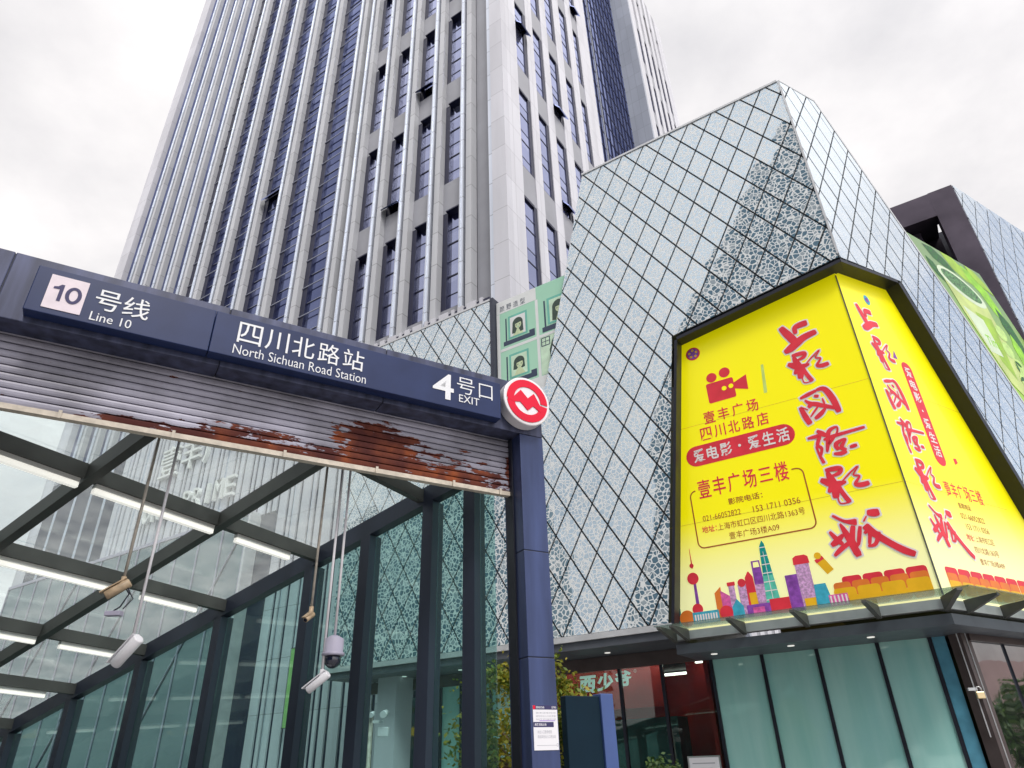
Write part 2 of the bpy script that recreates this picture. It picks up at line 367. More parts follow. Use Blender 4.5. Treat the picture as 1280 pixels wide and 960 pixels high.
MT = dict(
    navy=mat('navy_painted_steel', (.032, .038, .062), .38, .2, var=.12, scale=2, streak=True),
    navy2=mat('blue_grey_aluminium', (.062, .070, .125), .42, .15, spec=.35, var=.28, scale=9, streak=True),
    column=mat('blue_column_panel', (.048, .068, .165), .4, .1, var=.2, scale=5, streak=True, spec=.35),
    sign=mat('blue_sign_face', (.018, .032, .105), .35, spec=.3, var=.06, scale=4),
    steel=mat('grey_green_painted_steel', (.085, .087, .082), .5, .1, var=.12, scale=3),
    dark=mat('near_black_steel', (.012, .014, .026), .45, .2, var=.1),
    white=mat('white_paint', (.8, .8, .78), .5, var=.02),
    offwhite=mat('white_lettering', (.82, .83, .86), .5, var=0),
    pinkwhite=mat('faded_sign_tile', (.78, .68, .74), .45, var=.04, scale=9),
    beam_white=mat('beige_bottom_rail', (.62, .55, .46), .5, var=.1, scale=12),
    stone=jointed('white_stone_cladding', (.58, .58, .63), rough=.42, dark=.55),
    stone_r=jointed('white_stone_cladding_return', (.64, .64, .69), jx=.95, axis=1, rough=.42, dark=.55),
    fin=jointed('pale_aluminium_fin', (.60, .64, .72), rough=.38, metal=.55, lw=.05, dark=.5),
    fin2=jointed('warm_grey_fin', (.50, .51, .54), z0=26.4, rough=.4, lw=.05, dark=.5),
    spandrel=mat('mauve_grey_spandrel', (.31, .315, .35), .4, var=.05, scale=.6),
    bluestone=jointed('blue_grey_cladding', (.36, .39, .46), jx=.9, axis=0, rough=.4, dark=.5),
    towerglass=mirror_glass('tower_window_glass', (.005, .008, .04), .13, (.48, .56, .95), wob=.02, blinds=(.07, .08, .14)),
    reveal=mat('dark_blue_reveal', (.012, .014, .045), .4, .2, var=.05),
    frame=mat('window_bar', (.30, .32, .40), .4, .4, var=.05),
    frit=fritted('fritted_glass_panel'),
    frit_side=fritted('fritted_glass_panel_street', refl=.62, body=(.10, .15, .22), cell=15, thr=(.015, .05), white=.78),
    joint=mat('joint_gasket', (.012, .015, .02), .6, var=0),
    trim=mat('pale_trim', (.6, .61, .63), .4, .3, var=.05),
    soffit=mat('dark_grey_soffit', (.085, .095, .115), .5, .1, var=.06),
    brown=mat('brown_aluminium', (.11, .085, .085), .38, .4, var=.08),
    purple=mat('dark_mauve_metal_panel', (.075, .06, .085), .38, .35, var=.1, scale=1.2),
    frosted=mirror_glass('frosted_teal_glass', (.34, .72, .67), .13, (.85, 1, .98), wob=.06, rough=.06, vary=(.48, .83, .77)),
    bluefilm=mat('blue_film_glass', (.12, .36, .5), .15, var=.1, coat=.5),
    wallglass=glass('station_side_glass', (.68, .86, .84), .035, (.5, .62, .6), 1.25),
    roofglass=glass('station_roof_glass', (.92, .98, .98), .14, (.97, .97, .94), .7, 3.0),
    shopglass=glass('shop_glass', (.72, .78, .76), .02, refl=1.5),
    streetglass=mirror_glass('dark_shop_glass', (.03, .03, .035), .62, (.9, .95, 1), wob=.012),
    canopyglass=glass('canopy_glass', (.66, .74, .72), .10, (.5, .55, .52)),
    pane=mirror_glass('tower_pane_glass', (.008, .011, .045), .40, (.62, .67, .95), wob=.012, blinds=(.16, .17, .24)),
    lobby=mirror_glass('lobby_glass', (.010, .035, .045), .14, (.8, .92, .95), wob=.02),
    yellow=None, red=mat('print_red', (.80, .035, .06), .45, var=.05), orange=mat('print_orange', (.85, .22, .03), .45, var=.05),
    amber=mat('print_amber', (.9, .5, .01), .45, var=.05), brownred=mat('print_brown_red', (.42, .10, .02), .5, var=.04),
    printwhite=mat('print_white', (.88, .82, .80), .45, var=0), teal=mat('print_teal', (.0, .33, .30), .45, var=.1, scale=8),
    mint=mat('print_mint', (.12, .62, .47), .45, var=.1, scale=8), violet=mat('print_violet', (.27, .07, .42), .45, var=.15, scale=12),
    pink=mat('print_pink', (.75, .12, .40), .45, var=.15, scale=12), lilac=mat('print_lilac', (.62, .36, .62), .45, var=.2, scale=25),
    cyan=mat('print_cyan', (.05, .42, .58), .45, var=.1, scale=10), palegreen=mat('print_pale_green', (.62, .80, .20), .45, var=.05),
    metrored=mat('roundel_red', (.78, .006, .04), .4, var=.03, spec=.25), metrowhite=mat('roundel_white', (.85, .82, .85), .3, var=.02, coat=.4),
    tubelight=mat('fluorescent_batten', (.95, .93, .86), .4, var=0, emit=.55),
    camwhite=mat('camera_white_plastic', (.72, .71, .75), .35, var=.03), camtan=mat('camera_weathered_case', (.42, .31, .2), .5, var=.15, scale=20),
    camgrey=mat('camera_grey_case', (.38, .36, .46), .4, var=.05), blackdome=mat('smoked_dome', (.01, .012, .03), .05, var=0, coat=1),
    pipe=mat('weathered_pipe', (.42, .38, .33), .5, .2, var=.15, scale=15), pipewhite=mat('white_pipe', (.74, .72, .76), .4, var=.04),
    redwall=mat('red_interior_wall', (.55, .03, .025), .5, var=.12, scale=1.2), darkroom=mat('dark_interior', (.03, .04, .045), .7, var=.1),
    tealroom=mat('dark_teal_counter', (.02, .09, .09), .4, var=.15),
    shopsign=mat('pale_green_lettering', (.66, .92, .84), .4, var=0, emit=.5),
    brass=mat('brass_padlock', (.75, .6, .35), .32, .7, var=.06), steelbright=mat('bright_steel', (.62, .62, .62), .3, .8, var=.05),
    totem_blue=mat('totem_blue', (.055, .10, .28), .45, var=.04), totem_dark=mat('totem_dark_panel', (.006, .02, .035), .5, var=.05, spec=.12),
    paper=mat('paper_notice', (.84, .83, .87), .6, var=.01), ink=mat('navy_ink', (.04, .035, .12), .6, var=0), inkgrey=mat('grey_ink', (.42, .42, .47), .6, var=0), purpleink=mat('lilac_ink', (.5, .38, .75), .6, var=0),
    bark=mat('bark', (.10, .075, .05), .8, var=.2, scale=12, bump=.4),
    paving=None, asphalt=mat('asphalt', (.05, .05, .052), .85, var=.15, scale=20, bump=.3), kerb=mat('kerb_stone', (.32, .31, .3), .8, var=.1, scale=6),
    bgwall=mat('dark_curtain_wall', (.03, .05, .06), .3, var=.3, scale=.25), bgpale=mat('pale_render', (.55, .53, .5), .7, var=.06, scale=.4), bgred=mat('salmon_render', (.48, .33, .3), .7, var=.08, scale=.4),
)
def leafmat(name, cols):
    m = bpy.data.materials.new(name); m.use_nodes = True
    t = m.node_tree; n = t.nodes; l = t.links; b = n['Principled BSDF']; b.inputs['Roughness'].default_value = .55
    g = n.new('ShaderNodeNewGeometry'); r = n.new('ShaderNodeValToRGB'); l.new(g.outputs['Random Per Island'], r.inputs[0])
    e = r.color_ramp.elements
    while len(e) < len(cols): e.new(.5)
    for i, c in enumerate(cols): e[i].position = i/(len(cols)-1); e[i].color = (*c, 1)
    l.new(r.outputs[0], b.inputs['Base Color'])
    o = n['Material Output']; tl = n.new('ShaderNodeBsdfTranslucent'); l.new(r.outputs[0], tl.inputs[0])
    x = n.new('ShaderNodeMixShader'); x.inputs[0].default_value = .3; l.new(b.outputs[0], x.inputs[1]); l.new(tl.outputs[0], x.inputs[2]); l.new(x.outputs[0], o.inputs[0])
    return m
MT['leaf'] = leafmat('leaf_yellow_green', [(.06, .12, .012), (.18, .22, .02), (.40, .32, .03), (.12, .2, .02)])
MT['leafdark'] = leafmat('leaf_dark_green', [(.02, .06, .015), (.05, .11, .02), (.09, .15, .03)])

def paving_mat():
    m = mat('granite_paving', (.38, .37, .36), .75, var=.12, scale=7)
    n = m.node_tree.nodes; l = m.node_tree.links; b = n['Principled BSDF']; src = b.inputs['Base Color'].links[0].from_socket
    co = n.new('ShaderNodeTexCoord'); br = n.new('ShaderNodeTexBrick'); br.inputs['Scale'].default_value = 1; br.inputs['Brick Width'].default_value = .6; br.inputs['Row Height'].default_value = .3; br.inputs['Mortar Size'].default_value = .006
    br.inputs['Color1'].default_value = (1, 1, 1, 1); br.inputs['Color2'].default_value = (.86, .86, .86, 1); br.inputs['Mortar'].default_value = (.4, .4, .4, 1)
    l.new(co.outputs['Object'], br.inputs['Vector'])
    x = n.new('ShaderNodeMix'); x.data_type = 'RGBA'; x.blend_type = 'MULTIPLY'; x.inputs[0].default_value = 1; l.new(src, x.inputs[6]); l.new(br.outputs[0], x.inputs[7]); l.new(x.outputs[2], b.inputs['Base Color'])
    return m
MT['paving'] = paving_mat()
def gradient_print(name, c0, c1, z0, z1, emit=0):
    """printed sheet whose ink runs from c0 at height z0 to c1 at height z1"""
    m = mat(name, c0, .38, var=0, coat=.15); n = m.node_tree.nodes; l = m.node_tree.links; b = n['Principled BSDF']
    co = n.new('ShaderNodeTexCoord'); sp = n.new('ShaderNodeSeparateXYZ'); l.new(co.outputs['Object'], sp.inputs[0])
    mr = n.new('ShaderNodeMapRange'); mr.interpolation_type = 'SMOOTHSTEP'; mr.inputs[1].default_value = z0; mr.inputs[2].default_value = z1; l.new(sp.outputs[2], mr.inputs[0])
    x = n.new('ShaderNodeMix'); x.data_type = 'RGBA'; x.inputs[6].default_value = (*c0, 1); x.inputs[7].default_value = (*c1, 1); l.new(mr.outputs[0], x.inputs[0])
    l.new(x.outputs[2], b.inputs['Base Color'])
    if emit: l.new(x.outputs[2], b.inputs['Emission Color']); b.inputs['Emission Strength'].default_value = emit
    return m
MT['yellow'] = gradient_print('yellow_backlit_print', (.84, .84, .42), (.84, .76, .0), 4.6, 6.6, emit=.30)
MT['green_banner'] = gradient_print('mint_banner_print', (.42, .74, .55), (.36, .68, .50), 11, 15)
MT['tea_banner'] = gradient_print('tea_banner_print', (.36, .62, .04), (.20, .34, .13), 9.6, 14.4)

# ------------------------------------------------------------------ ground
g = MB().add([(-400, -400, 0), (400, -400, 0), (400, 400, 0), (-400, 400, 0)], [(0, 1, 2, 3)]).build('ground', MT['paving'])
tag(g, 'grey granite paving of the plaza', None, None, 'structure')

# ------------------------------------------------------------------ office tower
TW = empty('office_tower', (.071, 27.0, 0), R(-32.75))
tag(TW, 'tall office tower with pale vertical fins and dark blue windows behind the station', 'tower')
TOP = 104.0
MB().box(-46.6, -.55, 1.0, 15.2, 0, TOP-.3).box(-46.6, -2.6, 15.2, 47.0, 0, TOP-.3).each('core', MT['reveal'], TW)
HEADS = [20.9, 30.45, 40.1, 49.65, 59.25, 68.85]
def z_gaps(z0, z1):          # spandrel intervals between window openings
    o = []; z = z0
    for h in HEADS: o.append((z, h-7.15)); z = h
    o.append((z, z1)); return o
pier = MB()
pier.box(-.95, 0, 0, .55, 0, TOP)                                 # corner pier, front
pier.box(-46.7, -45.0, 0, 1.0, 0, TOP)
pier.each('corner_pier', MT['stone'], TW)
# short return of the pier down into the recess
MB().box(-1.28, -.953, .15, .75, 0, TOP).build('pier_return', MT['fin'], TW)
# right face, stone piers along y
ys = [(.553, 1.86), (3.36, 4.31), (5.75, 6.7), (8.2, 9.32), (10.76, 11.86), (13.05, 15.3)]
pr = MB()
for a, b in ys: pr.box(-.5, 0, a, b, 0, TOP)
pr.each('stone_pier', MT['stone_r'], TW)
sp = MB()
for (a, b), (c, d) in zip(ys[:-1], ys[1:]):
    for z0, z1 in z_gaps(0, TOP): sp.box(-.48, -.05, b+.002, c-.002, z0, z1)
sp.each('spandrel', MT['spandrel'], TW)
# roof parapet caps the whole
MB().box(-46.7, -.003, .003, 15.29, TOP-.29, TOP+.4).build('parapet', MT['stone'], TW)
# recess beyond and second block
rc = MB()
rc.box(-2.59, -2.4, 15.303, 31.88, 0, TOP)
rc.build('recess_curtain_wall', MT['towerglass'], TW)
rb = MB()
for y in [15.9+i*1.02 for i in range(16)]: rb.box(-2.4, -2.3, y-.02, y+.02, 0, TOP)
for k in range(40): rb.box(-2.398, -2.36, 15.31, 31.87, 2.0+k*2.41, 2.06+k*2.41)
rb.build('recess_mullion', MT['reveal'], TW)
rw = MB()
for y in (18.7, 19.1, 22.3): rw.box(-2.296, -2.15, y-.035, y+.035, 0, TOP)
rw.each('white_fin', MT['fin'], TW)
MB().box(-2.4, -.002, 31.9, 32.4, 0, TOP).build('side_wall', MT['bluestone'], TW)
ys2 = [(32.403, 34.0), (35.1, 36.4), (37.5, 38.8), (39.9, 41.2), (42.3, 43.6), (44.7, 47.0)]
pr = MB()
for a, b in ys2: pr.box(-.5, 0, a, b, 0, TOP)
pr.each('stone_pier', MT['stone_r'], TW)
H2 = [49.65, 59.25, 68.85, 78.45, 88.05, 97.65]
sp = MB()
for (a, b), (c, d) in zip(ys2[:-1], ys2[1:]):
    z = 0
    for h in H2: sp.box(-.48, -.05, b+.002, c-.002, z, h-7.15); z = h
    sp.box(-.48, -.05, b+.002, c-.002, z, TOP)
sp.each('spandrel', MT['spandrel'], TW)
# windows of the right faces: lining, pane, bars
def window_r(y0, y1, h):
    z0, z1 = h-7.15, h
    f = MB()
    f.box(-.47, -.08, y0+.003, y0+.05, z0+.003, z1-.003).box(-.47, -.06, y1-.34, y1-.003, z0+.003, z1-.003).box(-.47, -.01, y0+.052, y1-.342, z1-.2, z1-.003).box(-.47, -.06, y0+.052, y1-.342, z0+.003, z0+.06)
    for k in range(1, 3): f.box(-.119, -.09, y0+.052, y1-.342, z0+k*2.41-.025, z0+k*2.41+.025)
    for k in range(3): f.box(-.119, -.10, y0+.052, y1-.342, z0+.9+k*2.41-.015, z0+.9+k*2.41+.015)
    o = f.build('window', MT['reveal'], TW)
    MB().box(-.22, -.12, y0+.053, y1-.343, z0+.062, z1-.202).build('pane', MT['pane'], o)
    return o
for (a, b), (c, d) in zip(ys[:-1], ys[1:]):
    for h in HEADS[1:]: window_r(b, c, h)
for (a, b), (c, d) in zip(ys2[:-1], ys2[1:]):
    for h in H2[1:5]: window_r(b, c, h)
# left face
def fin(x_left, wa, wb):
    f = MB()
    wt = wa+wb; wa = .30
    f.box(x_left, x_left+wa, 0, .62, 0, TOP, 0)
    f.box(x_left+wa+.002, x_left+wa+.12, .17, .62, 0, TOP, 2)
    f.box(x_left+wa+.122, x_left+wt, .08, .62, 0, TOP, 1)
    f.box(x_left+wa*.30, x_left+wa*.46, -.05, -.001, 0, TOP, 0)
    return f.build('fin', [MT['fin'], MT['fin2'], MT['reveal']], TW)
fins_r = [(-3.33-2.43*i, .37, .46) for i in range(5)]
fins_c = [(-14.5, .4, .44), (-18.1, .42, .5), (-21.45, .42, .5), (-24.8, .42, .5), (-28.0, .42, .5), (-31.2, .42, .5)]
fins_l = [(-33.55, .37, .46), (-35.9, .37, .46), (-38.2, .37, .46), (-40.6, .37, .46), (-43.2, .37, .46)]
for a in fins_r+fins_c+fins_l: fin(*a)
# dark vertical recesses
MB().box(-2.5, -1.283, .66, .95, 0, TOP).box(-13.66, -13.05, .62, .95, 0, TOP).each('recess_panel', MT['spandrel'], TW)
def window_l(x0, x1, h):
    z0, z1 = h-7.15, h
    f = MB()
    f.box(x0+.003, x0+.36, .52, .93, z0+.003, z1-.003).box(x1-.05, x1-.003, .3, .93, z0+.003, z1-.003).box(x0+.362, x1-.052, .3, .93, z1-.09, z1-.003).box(x0+.362, x1-.052, .55, .93, z0+.003, z0+.06)
    for k in range(1, 3): f.box(x0+.362, x1-.052, .70, .78, z0+k*2.41-.04, z0+k*2.41+.04)
    for k in range(3): f.box(x0+.362, x1-.052, .71, .77, z0+1.1+k*2.41-.02, z0+1.1+k*2.41+.02)
    o = f.build('window', MT['reveal'], TW)
    MB().box(x0+.363, x1-.053, .74, .82, z0+.062, z1-.092).build('pane', MT['pane'], o)
sl = MB()
for i in range(4):
    x1 = fins_r[i][0]-.003; x0 = fins_r[i+1][0]+.83+.003
    for h in HEADS[1:5]: window_l(x0, x1, h)
    for z0, z1 in z_gaps(0, TOP): sl.box(x0, x1, .5, .93, z0, z1)
sl.each('spandrel', MT['spandrel'], TW)
cs = [(fins_c[i+1][0]+fins_c[i+1][1]+fins_c[i+1][2], fins_c[i][0]) for i in range(5)]+[(-33.55+.83, -31.2)]
for x0, x1 in cs:
    MB().box(x0+.003, x1-.003, .66, .9, 0, TOP).build('window_strip', MT['towerglass'], TW)
    b = MB()
    for k in range(42):
        z = 1.46+k*2.41; b.box(x0+.004, x1-.004, .40, .46, z-.03, z+.03)
        b.box(x0+.51, x1-.006, .60, .659, z+1.1, z+1.14)
    b.box(x1-.8, x1-.75, .57, .659, 0, TOP)
    b.build('transom', MT['frame'], TW)
    MB().box(x0+.005, x0+.5, .47, .659, 0, TOP).build('dark_jamb', MT['reveal'], TW)
b = MB()
for i in range(5):
    x0 = fins_l[i+1][0]+.83 if i < 4 else -45.0
    b.box(x0+.003, fins_l[i][0]-.003, .50, .9, 0, TOP)
b.each('narrow_glazing', MT['towerglass'], TW)
# opened top-hung sashes
def sash_l(x0, x1, z):
    m = MB(); m.add([(x0, .66, z+1.1), (x1, .66, z+1.1), (x1, -.1, z+.1), (x0, -.1, z+.1), (x0, .72, z+1.1), (x1, .72, z+1.1), (x1, -.05, z+.05), (x0, -.05, z+.05)], [(0,1,2,3),(7,6,5,4),(0,4,5,1),(1,5,6,2),(2,6,7,3),(3,7,4,0)])
    m.build('open_sash', MT['towerglass'], TW)
def sash_r(y0, y1, z):
    m = MB(); m.add([(-.3, y0, z+1.3), (-.3, y1, z+1.3), (.45, y1, z+.2), (.45, y0, z+.2), (-.34, y0, z+1.26), (-.34, y1, z+1.26), (.40, y1, z+.15), (.40, y0, z+.15)], [(0,1,2,3),(7,6,5,4),(0,4,5,1),(1,5,6,2),(2,6,7,3),(3,7,4,0)])
    m.build('open_sash', MT['towerglass'], TW)
sash_l(-23.6, -21.6, 41.9); sash_l(-9.7, -8.25, 33.0); sash_l(-7.3, -5.9, 42.8)
sash_r(1.95, 3.2, 46.5); sash_r(6.8, 8.1, 33.1); sash_r(11.9, 13.0, 61.9); sash_r(6.8, 8.1, 42.7)

# base courses: stone with dark slits, and the glazed lobby to the left
bs = MB(); x = -34.0
while x < -1.3:
    for dx, wd in ((0, .62), (.84, .2), (1.26, .36)):
        if x+dx+wd < -1.29: bs.box(x+dx, x+dx+wd, -.06, .5, 14.2 if x < -17.2 else 0, 22.6)
    x += 1.84
bs.build('base_cladding', MT['stone'], TW)
MB().box(-45, -1.3, .02, .45, 0, 22.5).build('base_slit', MT['reveal'], TW)
lb = MB(); lb.box(-45.2, -17.25, -.62, -.5, 0, 14.1); lb.build('lobby_glass', MT['lobby'], TW)
lm = MB()
for k in range(14): lm.box(-45.2+k*2.147-.03, -45.2+k*2.147+.03, -.68, -.622, 0, 14.1)
lm.box(-45.2, -17.2, -.68, -.1, 14.1, 14.3)
for k in range(3):
    lm.bar((-43+k*8.6, -.66, 1), (-35+k*8.6, -.66, 13), .07, .05)
lm.each('lobby_mullion', MT['camgrey'], TW)
MB().box(-17.25, -17.1, -.68, .45, 0, 14.3).build('lobby_end', MT['trim'], TW)
# lettering on the tower
LT = empty('wall_lettering', (.071, 27.0, 0), R(-32.75))
tag(LT, 'large white mounted letters on the tower fins seen through the station roof', 'lettering')
def letter3d(ch, rect, bold):
    v, f = glyphs(ch, bold); m = MB()
    fit_text(m, ch, rect, lambda u, z: (u, -.32, z)); fit_text(m, ch, rect, lambda u, z: (u, -.08, z))
    n = len(v); ed = {}
    for fc in f:
        for i in range(len(fc)):
            e = (fc[i], fc[(i+1) % len(fc)]); ed[e] = ed.get(e, 0)+1
    for a, b in [e for e in ed if (e[1], e[0]) not in ed]: m.f.append([a, b, b+n, a+n]); m.m.append(0); m.smooth.append(False)
    m.build('letter', MT['white'], LT)
for i, ch in enumerate('壹丰广场'): letter3d(ch, (-28.6+i*2.45, -26.6+i*2.45, 19.0, 21.2), .02)
for i, ch in enumerate('ONE PRIME'):
    if ch != ' ': letter3d(ch, (-29.3+i*1.08+(.3 if ch == 'I' else 0), -28.5+i*1.08-(.3 if ch == 'I' else 0), 16.0, 17.3), .02)

# ------------------------------------------------------------------ shopping mall with the diamond glass skin
ML = empty('shopping_mall', (.8334, 16.9796, 0), R(-32.25))
tag(ML, 'faceted shopping mall clad in pale diamond glass panels above a glazed shopfront', 'building')
CX = 8.303                        # x of the vertical arris
U = .3655; V = .6185              # half diagonals of the diamonds
OX, OZ = 7.89, 17.78              # a lattice node: fitted on the facade
OX, OZ = 7.1917*17/15.5, 1.6+(16.351-1.6)*17/15.5
SD = Vector((.434, .9009, 0)); SN = Vector((.9009, -.434, 0))    # along the street front, and out of it
def front(d): return lambda p: (p[0], -d, p[1])
def street(d): return lambda p: tuple(Vector((CX, 0, p[1]))+SD*p[0]+SN*d)
def lattice(mb, region, mapper, ox, oz, u, v, hole=None, gap=.022, th=.03, tilt=.009, bounds=None):
    xs = [p[0] for p in region]; zs = [p[1] for p in region]
    i0, i1 = int((min(xs)-ox)/u)-2, int((max(xs)-ox)/u)+2
    j0, j1 = int((min(zs)-oz)/v)-2, int((max(zs)-oz)/v)+2
    for i in range(i0, i1+1):
        for j in range(j0, j1+1):
            if (i+j) % 2: continue
            cx, cz = ox+i*u, oz+j*v      # diamond around the node row between vertices
            d = [(cx, cz-v), (cx+u, cz), (cx, cz+v), (cx-u, cz)]
            d = inset_conv(d, gap)
            d = clip_poly(d, region)
            if len(d) < 3: continue
            tx, tz = random.uniform(-tilt, tilt), random.uniform(-tilt, tilt)
            pieces = [d] if not hole else [q for q in hole(d)]
            for q in pieces:
                if len(q) < 3 or abs(area(q)) < 1e-4: continue
                n = len(q)
                v0 = [mapper(th+.01+(p[0]-cx)*tx+(p[1]-cz)*tz)(p) for p in q]; v1 = [mapper(.004)(p) for p in q]
                mb.add(v0+v1, [list(range(n))]+[(k, k+n, (k+1) % n+n, (k+1) % n) for k in range(n)])
# billboard opening in front (x, z) and street (t, z) coordinates
BBF = [(3.00, 4.05), (CX, 4.05), (CX, 11.72), (8.10, 11.62), (4.19, 11.12)]
def hole_front(d):
    a = clip(d, *hp((2.84, 4.05), (4.03, 11.2)))                       # left of the opening
    b = clip(clip(d, *hp((4.03, 11.2), (2.84, 4.05))), *hp((4.03, 11.26), (8.303, 11.86)))   # above it
    return [a, b]
F1 = [(.17, 4.2), (CX, 4.2), (CX, 18.28), (-2.02, 18.36), (-.20, 11.03)]
F1 = [(.17, 4.2), (CX, 4.2), (CX, 18.28), (2.02, 18.36), (.17, 11.03)]
F0a = [(-7.6, 4.2), (.17, 4.2), (.17, 11.03), (-7.6, 11.03)]
F0b = [(-7.6, 11.03), (-1.68, 11.03), (-1.68, 14.88), (-7.6, 14.88)]
sk = MB()
lattice(sk, F1, front, OX, OZ, U, V, hole_front)
sk.build('front_glass_skin', MT['frit'], ML)
sk = MB(); lattice(sk, F0a, front, OX, OZ, U, V); lattice(sk, F0b, front, OX, OZ, U, V)
sk.build('rear_glass_skin', MT['frit'], ML)
# street side: panels rise to a sloping edge
TE = lambda t: 18.45-(t-1.62)*V/U
F2 = [(.0, 4.2), (1.62+(18.45-4.2)*U/V, 4.2), (1.62, 18.45), (0, 18.30)]
BBR = [(.0, 4.05), (5.75, 4.05), (2.42, 12.0), (0, 11.72)]
def hole_street(d):
    a = clip(d, *hp((2.62, 12.1), (5.93, 4.05)))
    b = clip(clip(d, *hp((5.93, 4.05), (2.62, 12.1))), *hp((0, 11.86), (2.62, 12.12)))
    return [a, b]
sk = MB(); lattice(sk, F2, street, 1.62, 18.45, U, V, hole_street)
sk.build('street_glass_skin', MT['frit_side'], ML)
# backing walls carrying the panels (with the billboard opening left out) and the body behind
bk = MB()
def sheet(poly, mp_, d=0.0): bk.add([mp_(d)(p) for p in poly], [list(range(len(poly)))])
def split(poly, holef):
    return [q for q in holef(poly) if len(q) > 2]
for q in split(F1, hole_front): sheet(q, front)
sheet(F0a, front); sheet(F0b, front)
for q in split(F2, hole_street): sheet(q, street)
bk.build('panel_backing', MT['joint'], ML)
body = MB()
body.ext_y([(-7.59, 4.21), (.16, 4.21), (.16, 11.0), (-1.7, 11.0), (-1.7, 14.85), (-7.59, 14.85)], .02, 9.0)
body.ext_y([(.17, 11.03), (2.02, 18.34), (2.1, 18.34), (2.1, 4.2), (.17, 4.2)], .02, 9.0)
body.prism([(0, 18.28), (1.62, 18.43), (1.62+(18.43-4.2)*U/V, 4.2), (5.95, 4.2), (2.64, 12.1), (2.64, 12.2), (0, 11.9)], lambda p: street(-.02)(p), lambda p: tuple(Vector(street(-.02)(p))+Vector((-5.8, 3.5, 0))))
body.ext_y([(2.1, 11.1), (4.0, 11.3), (CX-.05, 11.9), (CX-.05, 18.26), (2.1, 18.3)], .02, .6)
body.ext_y([(-7.59, 4.21), (2.1, 4.21), (2.1, 4.3), (-7.59, 4.3)], .02, 9.0)
body.build('body', MT['soffit'], ML)
# bright capping along the top edges
cp = MB()
cp.bar((2.02, -.02, 18.39), (CX-.02, -.02, 18.31), .1, .07).bar((-7.6, -.02, 14.92), (-1.62, -.02, 14.92), .08, .07)
a = Vector(street(.0)((0, 18.32))); b = Vector(street(.0)((1.62, 18.49))); c = Vector(street(.0)((9.9, TE(9.9)+.05)))
cp.bar(a, b, .1, .06).bar(b, c, .1, .08)
cp.bar((CX+.02, -.035, 11.95), (CX+.02, -.035, 18.3), .05, .05)
cp.each('edge_capping', MT['trim'], ML)
MB().box(-1.70, -1.58, -.07, .3, 11.03, 14.95).build('notch_post', MT['navy'], ML)
# slab edge and soffit
sf_ = MB()
sf_.box(-7.65, 2.95, -.06, .25, 4.06, 4.19)
sf_.build('slab_trim', MT['trim'], ML)
sf_ = MB(); sf_.box(-7.65, 2.95, .0, 1.45, 3.88, 4.058)
P = [(-7.65, .251), (2.95, .251), (8.05, .05), (8.05+.434*14, .05+.9009*14), (6.8+.434*14, .9+.9*14), (7.0, 1.46), (-7.65, 1.46)]
sf_.ext_z([(2.95, .02), (8.15, .02), (8.15+6, 12.5), (12.6, 12.9), (7.2, 1.46), (2.95, 1.46)], 3.55, 3.74)
sf_.build('soffit', MT['soffit'], ML)
wb = MB(); wb.ext_z([(2.96, 0), (CX-.19, 0), (CX-.19+.434*9, .9009*9), (CX-.4+.434*9, .9009*9), (CX-.35, .2), (2.96, .2)], 3.83, 4.0)
wb.build('canopy_fascia', MT['trim'], ML)
dl = MB()
for x, y in ((.9, .9), (-.7, .9), (3.6, .5), (5.2, .5), (6.7, .5), (-3.5, .9), (-5.5, .9)):
    z = 3.878 if x < 2.9 else 3.548
    dl.tube([(x, y, z), (x, y, z-.012)], .07, 12)
dl.each('downlight', MT['tubelight'], ML)
# shopfront
GY = 1.5
mx_ = [-.64, .89, 1.98]
xs = [3.19, 4.34, 5.49, 6.67, 7.62, 7.93]
hd = MB(); hd.box(-7.6, 7.98, GY-.06, GY+.06, 3.56, 3.87).build('shop_header', MT['brown'], ML)
for i, x in enumerate(mx_+xs[:5]):
    MB().box(x-.035, x+.035, GY-.05, GY+.05, 0, 3.556).build('mullion', MT['dark'], ML)
for x0, x1 in zip([-2.2]+mx_, mx_+[3.19]):
    MB().box(x0+.036, x1-.036, GY-.01, GY+.01, 0, 3.556).build('shop_pane', MT['shopglass'], ML)
for x0, x1 in zip(xs[:4], xs[1:5]):
    MB().box(x0+.037, x1-.037, GY-.012, GY+.012, .0, 3.556).build('frosted_pane', MT['frosted'], ML)
MB().box(7.66, 7.89, GY-.012, GY+.012, 0, 3.556).build('blue_pane', MT['bluefilm'], ML)
for x0, x1 in zip([-4.6, -3.9, -2.9], [-3.95, -2.95, -2.25]):
    MB().box(x0+.03, x1-.0, GY-.012, GY+.012, 0, 3.556).build('frosted_pane', MT['frosted'], ML)
MB().box(-4.66, -4.57, GY-.1, GY+.06, 0, 3.55).box(-3.95, -3.88, GY-.05, GY+.05, 0, 3.55).box(-2.95, -2.88, GY-.05, GY+.05, 0, 3.55).box(-2.25, -2.17, GY-.05, GY+.05, 0, 3.55).each('mullion', MT['dark'], ML)
MB().box(-6.3, -5.6, .7, 1.4, 0, 3.88).build('stone_column', MT['stone'], ML)
MB().box(-7.6, -4.67, 3.2, 3.4, 0, 3.55).build('side_glazing', MT['streetglass'], ML)
